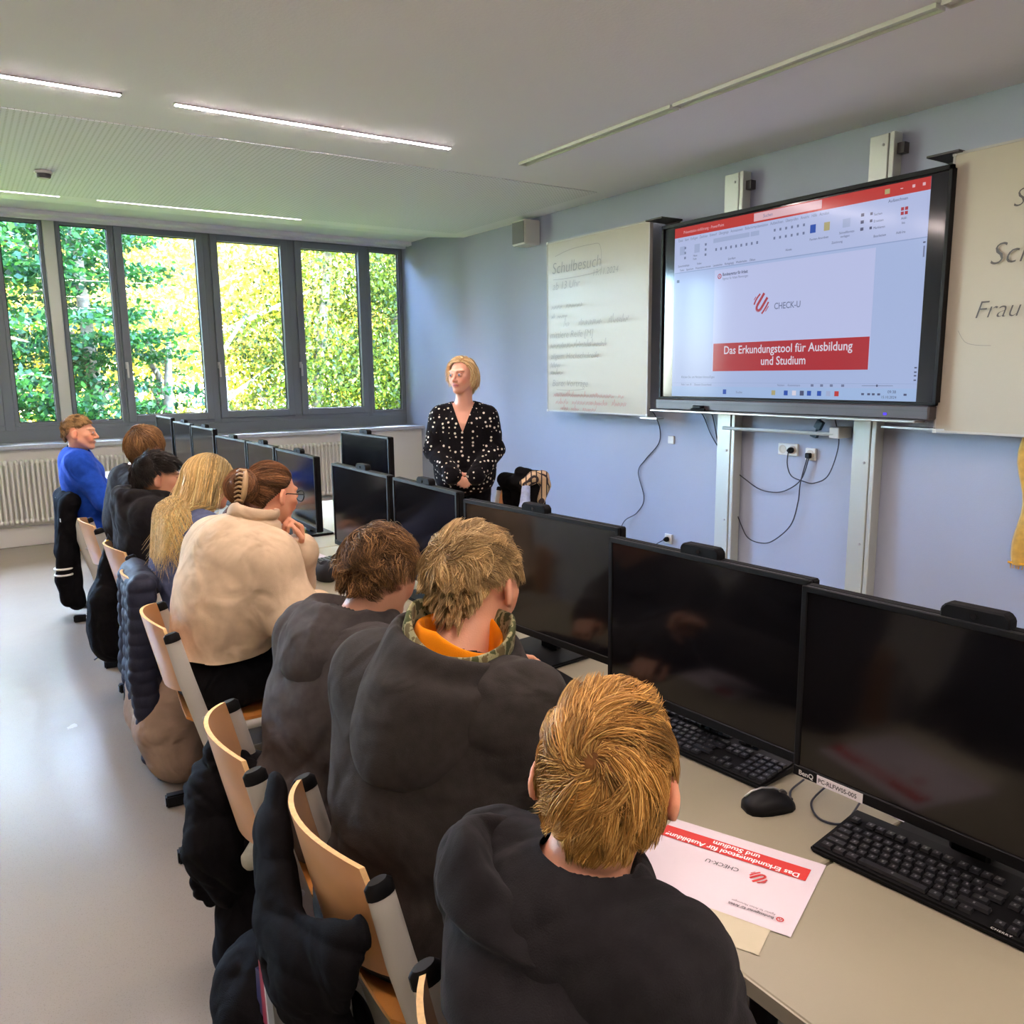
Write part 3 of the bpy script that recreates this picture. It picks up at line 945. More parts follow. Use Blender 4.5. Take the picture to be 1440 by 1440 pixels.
# ================================================================== trees outside
def leaf_mat(name, c1, c2):
    m = bpy.data.materials.new(name); m.use_nodes = True
    nt = m.node_tree; N, L = nt.nodes, nt.links
    p = N['Principled BSDF']; o = N['Material Output']
    g = N.new('ShaderNodeNewGeometry')
    r = N.new('ShaderNodeValToRGB')
    r.color_ramp.elements[0].color = c1; r.color_ramp.elements[1].color = c2
    L.new(g.outputs['Random Per Island'], r.inputs[0]); L.new(r.outputs[0], p.inputs['Base Color'])
    p.inputs['Roughness'].default_value = .5
    t = N.new('ShaderNodeBsdfTranslucent')
    hs = N.new('ShaderNodeMix'); hs.data_type = 'RGBA'; hs.blend_type = 'MULTIPLY'; hs.inputs[0].default_value = 1
    hs.inputs[7].default_value = (1.45, 1.15, .70, 1)
    L.new(r.outputs[0], hs.inputs[6]); L.new(hs.outputs[2], t.inputs[0])
    mx = N.new('ShaderNodeMixShader'); mx.inputs[0].default_value = .5
    L.new(p.outputs[0], mx.inputs[1]); L.new(t.outputs[0], mx.inputs[2]); L.new(mx.outputs[0], o.inputs['Surface'])
    return m


def np_mesh(name, V_, F_, m, parent=None, col=None, smooth=False, loc=None):
    """fast mesh from numpy arrays; F_ is (n, 3) or (n, 4)"""
    me = bpy.data.meshes.new(name)
    k = F_.shape[1]
    me.vertices.add(len(V_)); me.vertices.foreach_set('co', np.ascontiguousarray(V_, np.float32).ravel())
    me.loops.add(F_.size); me.loops.foreach_set('vertex_index', np.ascontiguousarray(F_, np.int32).ravel())
    me.polygons.add(len(F_)); me.polygons.foreach_set('loop_start', np.arange(0, F_.size, k, dtype=np.int32))
    me.update(calc_edges=True)
    if smooth:
        me.polygons.foreach_set('use_smooth', np.ones(len(F_), bool))
    if col is not None:
        a = me.color_attributes.new('Col', 'FLOAT_COLOR', 'POINT')
        cc = np.ones((len(V_), 4), np.float32); cc[:, :3] = col
        a.data.foreach_set('color', cc.ravel())
    me.materials.append(M[m] if isinstance(m, str) else m)
    me.validate()
    o = bpy.data.objects.new(name, me); COL.objects.link(o)
    if parent is not None: o.parent = parent
    if loc is not None: o.location = loc
    return o


LM = {'dark': leaf_mat('leaf_shaded_green', srgb(8, 44, 22), srgb(46, 94, 36)),  # leaf colour darkened to stand for crowns in shade
      'mid': leaf_mat('leaf_green', srgb(14, 38, 8), srgb(112, 128, 34)),  # wide range: shaded clumps painted at the dark end
      'light': leaf_mat('leaf_sunlit_yellow', srgb(134, 140, 44), srgb(214, 196, 100))}  # overexposed sunlit look put into the pale yellow colour
M['bark'] = mat('bark', srgb(112, 96, 76), .9, noise=.3, nscale=12, bump=.6, bscale=20)
M['birch'] = mat('pale_birch_bark', srgb(206, 196, 178), .8, noise=.3, nscale=10, bump=.3, bscale=20)


def tree(label, x, y, h, rx, z0, n, kind, bark='bark', leaf=.13, seed=1, trunk=.16, layered=False, group='trees outside the windows'):
    rg = np.random.RandomState(seed)
    root = thing('tree', label, 'tree', (x, y, -3.0), group=group)
    # trunk and limbs
    t = MB()
    pts = [(0, 0, 0), (.1 * rg.randn(), .1 * rg.randn(), h * .4), (.2 * rg.randn(), .2 * rg.randn(), h * .8), (.2, 0, h)]
    t.tube(arc_pts(pts, 4), [trunk * (1 - .75 * i / 12) for i in range(13)], 10)
    tips = []
    for i in range(16):
        zz = z0 + (h - z0) * (i + .5) / 16
        a = rg.rand() * 6.28; L_ = rx * (.5 + .4 * rg.rand()) * math.sqrt(max(.1, 1 - ((zz - z0) / (h - z0) - .4) ** 2 * 1.8))
        p1 = (math.cos(a) * L_ * .5, math.sin(a) * L_ * .5, zz + .2); p2 = (math.cos(a) * L_, math.sin(a) * L_, zz + (.15 if layered else .6))
        t.tube(arc_pts([(0, 0, zz - .2), p1, p2], 3), [trunk * .35 * (1 - .8 * k / 6) for k in range(7)], 6)
        tips.append(p2)
    mk('trunk', t, bark, root, smooth='all')
    # leaves in clumps around the limb tips
    nc = 120
    cc = rg.randn(nc, 3); cc /= np.linalg.norm(cc, axis=1)[:, None]
    cc *= (rg.rand(nc, 1) ** .45)
    cc = cc * np.array([rx, rx, (h - z0) / 2]) + np.array([0, 0, (h + z0) / 2])
    n = int(n * 2.4); leaf = leaf * .62
    idx = rg.randint(0, nc, n)
    sp = np.array([.40, .40, .09 if layered else .26]) * (rx / 2.2)
    P = cc[idx] + rg.randn(n, 3) * sp
    d = rg.randn(n, 3) * np.array([1, 1, .5]); d /= np.linalg.norm(d, axis=1)[:, None]
    u = rg.randn(n, 3) * np.array([1, 1, .35 if layered else .9]); u -= d * (u * d).sum(1)[:, None]; u /= np.linalg.norm(u, axis=1)[:, None]
    w = np.cross(d, u)
    s = leaf * (.6 + .8 * rg.rand(n, 1))
    V_ = np.stack([P - u * s * .5, P + d * s * .32 - u * s * .05 + w * s * .06, P + u * s * .5, P - d * s * .32 - u * s * .05 + w * s * .06], 1).reshape(-1, 3)
    F_ = np.arange(4 * n).reshape(n, 4)
    o = np_mesh('foliage', V_, F_, LM[kind], root); o['kind'] = 'stuff'
    return root


# shade painted into near dark green leaves at left, sunlight into paler crowns beyond
tree('dark green tree with layered branches filling the leftmost window pane', .35, 14.4, 9.2, 1.9, 1.2, 9000, 'dark', leaf=.17, seed=2, layered=True)
tree('dark green tree behind the second window pane from the left', 1.75, 15.2, 9.0, 1.35, 1.0, 7000, 'dark', leaf=.16, seed=3, layered=True)
tree('slim green tree low in the third window pane', 3.0, 15.6, 5.2, 1.1, .8, 3000, 'dark', leaf=.15, seed=12, layered=True)
tree('pale trunked tree standing between the third and fourth window panes', 4.6, 17.8, 11.5, 2.5, 4.0, 8500, 'light', bark='birch', leaf=.17, seed=4, trunk=.20)
tree('yellow green tree seen in the fourth window pane', 6.3, 17.0, 9.5, 2.0, .6, 10000, 'mid', leaf=.15, seed=5)
tree('green tree seen in the fifth window pane', 8.6, 17.6, 10.0, 2.0, .6, 11000, 'mid', leaf=.15, seed=6, trunk=.2)
tree('green tree behind the narrow rightmost pane', 10.6, 17.4, 10.0, 2.1, .4, 10000, 'mid', leaf=.15, seed=7)
for i, (x, y) in enumerate(((-1.5, 20), (2.2, 22.5), (6.0, 24.0), (9.6, 23.5), (13.2, 23), (16.5, 22))):
    tree('pale sunlit tree far behind, %s of the back row' % ('leftmost', 'second from the left', 'third from the left', 'third from the right', 'second from the right', 'rightmost')[i],
         x, y, 11.5, 2.9, .5, 9000, 'light', leaf=.26, seed=20 + i, trunk=.2)
mkt('ground_outside', MB().bb(-40, 60, 9.9, 90, -3.15, -3.0), mat('grass_ground', srgb(120, 140, 60), .9, noise=.3, nscale=2), kind='structure')
# ================================================================== desks
ZD = 0.74


def desk(label, y0, y1, x0, x1, group):
    c = ((x0 + x1) / 2, (y0 + y1) / 2, 0)
    r = thing('computer_desk', label, 'desk', c, group=group)
    top = MB().bb(x0 + .003, x1, y0 + .001, y1 - .001, ZD - .025, ZD)
    mk('tabletop', top, 'desk', r, off=c, bevel=.003)
    mk('edge_band', MB().bb(x0, x0 + .0035, y0 + .001, y1 - .001, ZD - .026, ZD - .001), 'desk_edge', r, off=c)
    fr_ = MB().bb(x0 + .08, x1 - .08, y0 + .05, y0 + .08, ZD - .075, ZD - .026).bb(x0 + .08, x1 - .08, y1 - .08, y1 - .05, ZD - .075, ZD - .026)
    fr_.bb(x0 + .08, x0 + .11, y0 + .08, y1 - .08, ZD - .075, ZD - .026).bb(x1 - .11, x1 - .08, y0 + .08, y1 - .08, ZD - .075, ZD - .026)
    mk('frame', fr_, 'dark_grey', r, off=c)
    for x in (x0 + .095, x1 - .095):
        for y in (y0 + .065, y1 - .065):
            lg = MB().tube([(x, y, ZD - .03), (x, y, .015)], .022, 12)
            lg.lathe([(.026, 0), (.026, .015)], (x, y, 0), 12)
            mk('leg', lg, 'dark_grey', r, off=c, smooth=True)
    return r


G = 'computer desks of the near row'
for y0, y1, lb in ((-.75, .80, 'cream computer desk with the big keyboard and a printed handout, at the bottom right'),
                   (.805, 2.36, 'cream computer desk in front of the two boys in the middle'),
                   (2.365, 3.92, 'cream computer desk the woman in beige leans on'),
                   (3.925, 5.48, 'cream computer desk behind the blond long hair, below the far monitors'),
                   (5.485, 7.04, 'cream computer desk farthest from the camera, by the boy in blue')):
    desk(lb, y0, y1, .858, 1.64, G)
for y0, y1, lb in ((.75, 2.30, 'desk of the opposite row hidden behind the nearest monitors'), (2.305, 3.86, 'desk of the opposite row behind the middle monitors'),
                   (3.865, 5.42, 'desk of the opposite row in front of the standing woman')):
    desk(lb, y0, y1, 1.66, 2.42, 'computer desks of the opposite row')


# ================================================================== monitors
def monitor(label, A, B, z0=.80, z1=1.19, group='black monitors of the near row', back=False, cam_=True, mount=.5):
    """A: far end, B: near end (x, y) of the screen, which faces the pupils (-x)"""
    A, B = Vector((*A, 0)), Vector((*B, 0))
    c = (A + B) / 2
    w = (A - B).length
    ang = math.atan2((A - B).y, (A - B).x) - math.pi / 2       # 0 = parallel to the wall
    r = thing('monitor', label, 'monitor', (c.x, c.y, ZD), ang + (math.pi if back else 0), group)
    b, t = z0 - ZD, z1 - ZD
    # local: y along the width, -x the screen side
    mk('housing', MB().bb(.004, .03, -w / 2, w / 2, b, t).bb(.03, .055, -w * .32, w * .32, b + .05, t - .07), 'black_matte', r, bevel=.004)
    mk('screen', MB().bb(-.002, .003, -w / 2 + .012, w / 2 - .012, b + .022, t - .012), 'screen', r)
    bz = MB().bb(-.005, .004, -w / 2, w / 2, t - .012, t).bb(-.006, .004, -w / 2, w / 2, b, b + .022)
    bz.bb(-.005, .004, -w / 2, -w / 2 + .012, b, t).bb(-.005, .004, w / 2 - .012, w / 2, b, t)
    mk('bezel', bz, 'black_plastic', r, bevel=.0015)
    mk('column', MB().bb(.055, .085, -.035, .035, .008, (b + t) / 2 + .05), 'black_plastic', r, bevel=.006)
    mk('base', MB().bb(-.06, .16, -.13, .13, 0, .012), 'black_plastic', r, bevel=.005, seg=2)
    if cam_:
        wc = MB().prism([(-.055, -.01), (.055, -.01), (.055, .014), (.046, .024), (-.046, .024), (-.055, .014)], .028, O=(-.002, (mount - .5) * w, t), U=(0, 1, 0), W=(0, 0, 1))
        mk('webcam', wc, 'black_matte', r, bevel=.003)
        mk('lens', MB().lathe([(.005, 0), (.005, .001)], (-.003, (mount - .5) * w, t + .01), 10, axis=(-1, 0, 0)), 'screen', r)
    return r


mons = [
    ('nearest large black monitor at the right picture edge, with a white inventory sticker', (1.326, .975), (1.362, .345), {}),
    ('second black monitor from the camera, its keyboard and mouse below it', (1.333, 1.556), (1.366, .985), {}),
    ('third black monitor from the camera, behind the sandy haired boy', (1.367, 2.335), (1.432, 1.634), {}),
    ('fourth black monitor from the camera, above the dark wavy hair', (1.438, 3.020), (1.424, 2.480), dict(mount=.5)),
    ('fifth black monitor from the camera, its left edge free in front of the radiator', (1.447, 3.700), (1.44, 3.075), dict(mount=.45)),
    ('sixth black monitor from the camera, right behind the glasses of the woman in beige', (1.496, 4.68), (1.479, 4.02), dict(mount=.42)),
    ('seventh black monitor from the camera, reflecting lilac', (1.51, 5.30), (1.515, 4.775), dict(mount=.45)),
    ('eighth black monitor from the camera, above the blond hair', (1.49, 5.98), (1.51, 5.33), dict(mount=.45)),
    ('taller monitor of the far group, the one nearest the camera', (1.47, 6.60), (1.48, 6.00), dict(z0=.86, z1=1.232, mount=.42)),
    ('taller monitor of the far group, the middle one, reflecting the radiator', (1.465, 7.20), (1.47, 6.64), dict(z0=.86, z1=1.24, mount=.42)),
    ('taller monitor of the far group, farthest, with a green reflection', (1.455, 7.84), (1.46, 7.26), dict(z0=.86, z1=1.262, cam_=False)),
]
mobj = [monitor(l, a, b, **k) for l, a, b, k in mons]
desk('cream computer desk under the farthest taller monitors near the windows', 7.045, 8.40, .90, 1.64, G)
# back of a monitor in the opposite row, seen between the rows
mb_ = monitor('monitor turned with its back to the camera, a grey cover plate askew on it', (1.90, 4.03), (1.90, 4.69), z0=.86, z1=1.268, group=None, back=True, mount=.5)
pl = MB().box((.0, 0, 0), (.006, .12, .12), Matrix.Rotation(.45, 3, 'X'))  # flat grey square turned askew on the housing back
pl.v = [(x + .060, y - .10, z + .37) for x, y, z in pl.v]
mk('grey_square', pl, mat('grey_green_square', srgb(120, 128, 118), .4), mb_)
mk('cable_arm', MB().bb(.045, .06, .02, .20, .345, .36), 'dark_grey', mb_, bevel=.003)

# stickers on the nearest monitor
m0 = mobj[0]
mw = (Vector((1.326, .975)) - Vector((1.362, .345))).length
st = MB().bb(-.0075, -.0062, mw / 2 - .150, mw / 2 - .055, .0605, .0795)
mk('inventory_sticker', st, 'white_print', m0)
mk('sticker_text', text_mb('PC-RLFW05-005', .0125, (-.0078, mw / 2 - .058, .0655), UL, WL, thick=0, weight=.0002, squeeze=.93), 'grey_print', m0)
mk('maker_badge', text_mb('BenQ', .014, (-.0068, mw / 2 - .014, .0655), UL, WL, thick=0, weight=.0003), 'plastic_white', m0)

# computer standing behind the gap of the row
c = (1.60, 4.10 - .25, ZD)
r = thing('computer_tower', 'small black computer tower standing between the fifth and sixth monitor', 'computer', c)
tw = MB().prism([(-.055, 0), (.055, 0), (.055, .20), (.035, .25), (-.035, .265), (-.055, .24)], .20, O=(c[0] - .0, c[1] - .10, ZD), U=(1, 0, 0), W=(0, 0, 1))
tw.v = [(x, 2 * c[1] - y if False else y, z) for x, y, z in tw.v]
mk('case', tw, 'black_matte', r, off=c, bevel=.008, seg=2)
mk('port_panel', MB().bb(c[0] - .0565, c[0] - .0545, c[1] - .28, c[1] - .14, ZD + .03, ZD + .12), 'dark_grey', r, off=c)

# ================================================================== keyboards and mice
M['key_legend'] = mat('grey_key_legend', srgb(120, 120, 122), .6)


def keyboard(label, P, ang, w=.455, d=.155, single=False, group='black keyboards on the near desks'):
    """P: its corner nearest the pupil at the far (+y) end; runs towards -y turned by ang"""
    r = thing('keyboard', label, 'keyboard', (P[0], P[1], ZD), ang, group)
    b = MB().prism([(0, 0), (d, 0), (d, .024), (d * .5, .017), (0, .012)], w, O=(0, 0, 0), U=(1, 0, 0), W=(0, 0, 1))
    b.v = [(x, y, z) for x, y, z in b.v]
    ys = [p[1] for p in b.v]
    if max(ys) > .01:
        b.v = [(x, y - w, z) for x, y, z in b.v]
    mk('case', b, 'black_plastic', r, bevel=.004, seg=2)
    rows = [(.018, [1.25, 1.25, 1.25, 6.25, 1.25, 1.25, 1.25]), (.037, [2.0] + [1] * 10 + [2.75]), (.056, [1.75] + [1] * 11 + [1.5]),
            (.075, [1.5] + [1] * 12 + [1.5]), (.094, [1] * 13 + [2]), (.124, [1] + [.5] + [1] * 4 + [.33] + [1] * 4 + [.33] + [1] * 4)]
    pitch = .0188
    protos = {}
    allk = MB()

    def key(x, y, kw):
        z = .013 + .012 * (x / d)
        if single:
            if kw not in protos:
                k_ = MB()
                hw, hd = (kw * pitch - .003) / 2, .0078
                k_.add([(-hd, -hw, 0), (hd, -hw, 0), (hd, hw, 0), (-hd, hw, 0), (-hd + .0015, -hw + .0015, .0055), (hd - .0012, -hw + .0015, .0055), (hd - .0012, hw - .0015, .0055), (-hd + .0015, hw - .0015, .0055)],
                       [(3, 2, 1, 0), (4, 5, 6, 7), (0, 1, 5, 4), (1, 2, 6, 5), (2, 3, 7, 6), (3, 0, 4, 7)])
                k_.mi = 1
                k_.add([(-.002, -.0015, .0057), (.003, -.0015, .0057), (.003, .0015, .0057), (-.002, .0015, .0057)], [(0, 1, 2, 3)])
                protos[kw] = mk('key', k_, [mat('key_black', srgb(26, 26, 29), .42), 'key_legend'], r)
                o = protos[kw]
            else:
                o = protos[kw].copy(); COL.objects.link(o); o.parent = r
            o.location = (x, y, z)
        else:
            allk.box((x, y, z + .0025), (.0155, kw * pitch - .003, .005))
    for x, ks in rows:
        y = -.012
        for i, kw in enumerate(ks):
            yc = y - kw * pitch / 2
            if not (x > .12 and kw in (.5, .33)):
                key(x, yc, kw)
            y -= kw * pitch
    y0_ = -.012 - 15.3 * pitch
    for x in (.124, .094, .075):
        for i in range(3):
            key(x, y0_ - (i + .5) * pitch, 1)
    key(.037, y0_ - 1.5 * pitch, 1)
    for i in range(3):
        key(.018, y0_ - (i + .5) * pitch, 1)
    y0_ -= 3.4 * pitch
    for x in (.018, .037, .056, .075, .094):
        for i in range(4):
            if y0_ - (i + .5) * pitch > -w + .006:
                key(x, y0_ - (i + .5) * pitch, 1)
    if not single:
        o = mk('keys', allk, mat('key_black_far', srgb(34, 34, 38), .42), r); o['kind'] = 'stuff'
    return r


k1 = keyboard('large black keyboard in front of the nearest monitor, bottom right', (1.200, .842), math.radians(6), w=.47, d=.165, single=True)
mk('maker_badge', text_mb('CHERRY', .0075, (.0035, -.30, .0128), (0, -1, 0), (1, 0, 0), thick=.0003, spacing=1.1), 'plastic_white', k1)
keyboard('black keyboard of the second monitor, partly hidden by the ginger blond head', (1.262, 1.475), math.radians(5), w=.44, single=True)
keyboard('black keyboard the sandy haired boy holds his hand over', (1.225, 2.12), math.radians(-5), w=.44, single=True)
keyboard('dark keyboard behind the black pencil case, shining grey', (1.285, 3.62), math.radians(4), w=.44)
keyboard('dark keyboard below the far taller monitor, behind the brown haired boy', (1.16, 5.0), math.radians(0), w=.44)


def mouse(label, x, y, ang, big=True):
    r = thing('computer_mouse', label, 'mouse', (x, y, ZD), ang, None)
    V_ = []
    prof = [(-.052, .012, .010), (-.046, .024, .022), (-.03, .031, .032), (-.008, .033, .037), (.018, .031, .034), (.038, .027, .025), (.050, .018, .014), (.054, .008, .006)]
    b = MB()
    n = 12
    for px, hw, hh in prof:
        for j in range(n + 1):
            a = math.pi * j / n
            b.v.append((px, -hw * math.cos(a), max(0, hh * math.sin(a) ** .7)))
    k = n + 1
    for i in range(len(prof) - 1):
        for j in range(n):
            b.f.append((i * k + j, i * k + j + 1, (i + 1) * k + j + 1, (i + 1) * k + j)); b.m.append(0)
    b.f.append(tuple(range(k))[::-1]); b.f.append(tuple((len(prof) - 1) * k + j for j in range(k))); b.m += [0, 0]
    b.f.append(tuple(i * k for i in range(len(prof))) + tuple(i * k + n for i in range(len(prof)))[::-1]); b.m.append(0)
    mk('body', b, 'black_plastic', r, smooth='all')
    st_ = MB().tube([(-.045, .010, .024), (-.03, .013, .032), (-.008, .015, .0355), (.018, .014, .0335), (.042, .010, .022)], .0022, 6)
    mk('stripe', st_, 'alu', r, smooth='all')
    mk('wheel', MB().lathe([(.009, -.003), (.009, .003)], (.030, 0, .026), 14, axis=(0, 1, 0)), 'dark_grey', r, smooth=True)
    return r


mouse('black mouse with a grey stripe lying left of the near keyboard', 1.262, .985, math.radians(-22))
cable('thin black mouse lead curling from the mouse to under the near monitor', [(1.31, .965, ZD + .012), (1.33, .985, ZD + .004), (1.355, 1.0, ZD + .004), (1.40, 1.005, ZD + .01)], .0022)
cable('thin black cable loop lying left of the near monitor sticker', [(1.41, .96, ZD + .01), (1.345, .945, ZD + .004), (1.305, .90, ZD + .004), (1.315, .865, ZD + .004), (1.35, .865, ZD + .004), (1.42, .885, ZD + .01)], .0022)

# ================================================================== paper on the desks
def sheet(name, label, c, ang, w, d, z=ZD + .0008, m='paper', group=None):
    """origin corner c, U direction at ang, W = U turned by +90"""
    r = thing(name, label, 'paper', (c[0], c[1], z), ang, group)
    b = MB()
    n = 8
    vs = []
    for j in range(n + 1):
        for i in range(n + 1):
            u, v = i / n, j / n
            vs.append((u * w, v * d, .0012 + .002 * max(0, abs(u - .5) * 2 - .75) * v))
    k = n + 1
    fs = [(j * k + i, j * k + i + 1, (j + 1) * k + i + 1, (j + 1) * k + i) for j in range(n) for i in range(n)]
    b.add(vs + [(x, y, z_ - .0008) for x, y, z_ in vs], fs + [tuple(q + k * k for q in f[::-1]) for f in fs])
    mk('sheet', b, m, r, smooth='all')
    return r


def flat(parent, name, x0, x1, y0, y1, m, z=.0022):
    return mk(name, MB().bb(x0, x1, y0, y1, z, z + .0002), m, parent)


# the handout: its slide reads towards the pupil's far side (upside down for the camera)
ang = math.atan2(.925, -.38)
h = sheet('handout', 'white handout with red banner and a striped round mark, upside down beside the near keyboard', (1.186, .797), ang, .285, .223)
# local: x along the slide (left to right), y from slide bottom to slide top
flat(h, 'banner', .018, .285, .030, .068, 'red_print')
mk('lettering', text_mb('Das Erkundungstool für Ausbildung', .0185, (.030, .0535, .0026), (1, 0, 0), (0, 1, 0), weight=.0004, squeeze=.93), 'white_print', h)
mk('lettering', text_mb('und Studium', .0185, (.104, .0355, .0026), (1, 0, 0), (0, 1, 0), weight=.0004, squeeze=.93), 'white_print', h)
lg = logo_mb((.088, .102, .0026), (1, 0, 0), (0, 1, 0), .0175)
mk('logo', lg, 'red_print', h)
mk('lettering', text_mb('CHECK-U', .0155, (.122, .096, .0026), (1, 0, 0), (0, 1, 0), weight=.0001, squeeze=.9), 'grey_print', h)
mk('lettering', text_mb('Bundesagentur für Arbeit', .009, (.034, .192, .0026), (1, 0, 0), (0, 1, 0), weight=.0002, squeeze=.8), 'grey_print', h)
mk('lettering', text_mb('Agentur für Arbeit Memmingen', .007, (.034, .183, .0026), (1, 0, 0), (0, 1, 0), squeeze=.8), 'grey_print', h)
mk('agency_mark', ring_mb((.025, .192, .0026), (1, 0, 0), (0, 1, 0), .006, .002), 'red_print', h)
h2 = sheet('handout', 'lower cream sheet of the handout, sticking out towards the desk edge', (1.10, .80), ang + .03, .297, .21, z=ZD + .0001, m='paper2')
for i in range(2):
    mk('lettering', text_mb('Erkunden und vergleichen: www.arbeitsagentur.de/bildung', .006, (.10, .183 - .009 * i, .0026), (1, 0, 0), (0, 1, 0), squeeze=.8), 'grey_print', h2)
h3 = sheet('handout', 'white handout with a small red block in front of the sandy haired boy', (1.06, 1.36), math.radians(100), .30, .21)
flat(h3, 'red_block', .03, .085, .0 - .085 + .09, .04, 'red_print'); flat(h3, 'grey_bar', .05, .14, .050, .058, 'grey_print')
h4 = sheet('handout', 'white sheet on the desk left of the dark wavy haired boy', (1.20, 2.72), math.radians(96), .297, .21)
flat(h4, 'grey_bar', .05, .14, .050, .054, 'grey_print')
sheet('paper_sheet', 'white sheet lying under the sixth monitor beside the cable', (1.40, 3.70), math.radians(92), .297, .21)
sheet('paper_sheet', 'white sheet on the desk in front of the boy with black hair', (1.18, 4.15), math.radians(92), .297, .21)
sheet('paper_sheet', 'white sheet on the far desk beside the boy in blue', (1.10, 6.10), math.radians(92), .297, .21)
sheet('note_slip', 'narrow white slip under the near monitor edge beside the keyboard', (1.43, .835), math.radians(-92), .11, .05)

# pencil case, pen
c = (1.23, 3.30, ZD)
r = thing('pencil_case', 'open black pencil case on the desk beside the beige sleeve', 'pencil case', c)
V_ = []
b = MB()
n = 16
rings_ = [(.075, .035, 0), (.088, .046, .015), (.088, .046, .05), (.078, .036, .082), (.066, .024, .080), (.07, .03, .03), (.06, .024, .008)]
for rx_, ry_, z_ in rings_:
    for j in range(n):
        a = 2 * math.pi * j / n
        dip = -.02 * (math.cos(a * 1) > .2) if z_ > .07 else 0
        b.v.append((c[0] + ry_ * math.cos(a), c[1] + rx_ * math.sin(a), ZD + z_ + dip + (.012 * math.sin(3 * a) if z_ > .04 else 0)))
for i in range(len(rings_) - 1):
    for j in range(n):
        b.f.append((i * n + j, i * n + (j + 1) % n, (i + 1) * n + (j + 1) % n, (i + 1) * n + j)); b.m.append(0)
b.f.append(tuple(range(n))[::-1]); b.m.append(0); b.f.append(tuple((len(rings_) - 1) * n + j for j in range(n))); b.m.append(0)
mk('pouch', b, mat('black_nylon', srgb(26, 26, 30), .7, bump=.3, bscale=300), r, off=c, smooth='all')
mk('zip_pull', MB().tube([(c[0] - .045, c[1] + .02, ZD + .075), (c[0] - .052, c[1] + .022, ZD + .055), (c[0] - .054, c[1] + .02, ZD + .040)], .003, 6), 'brass', r, off=c)


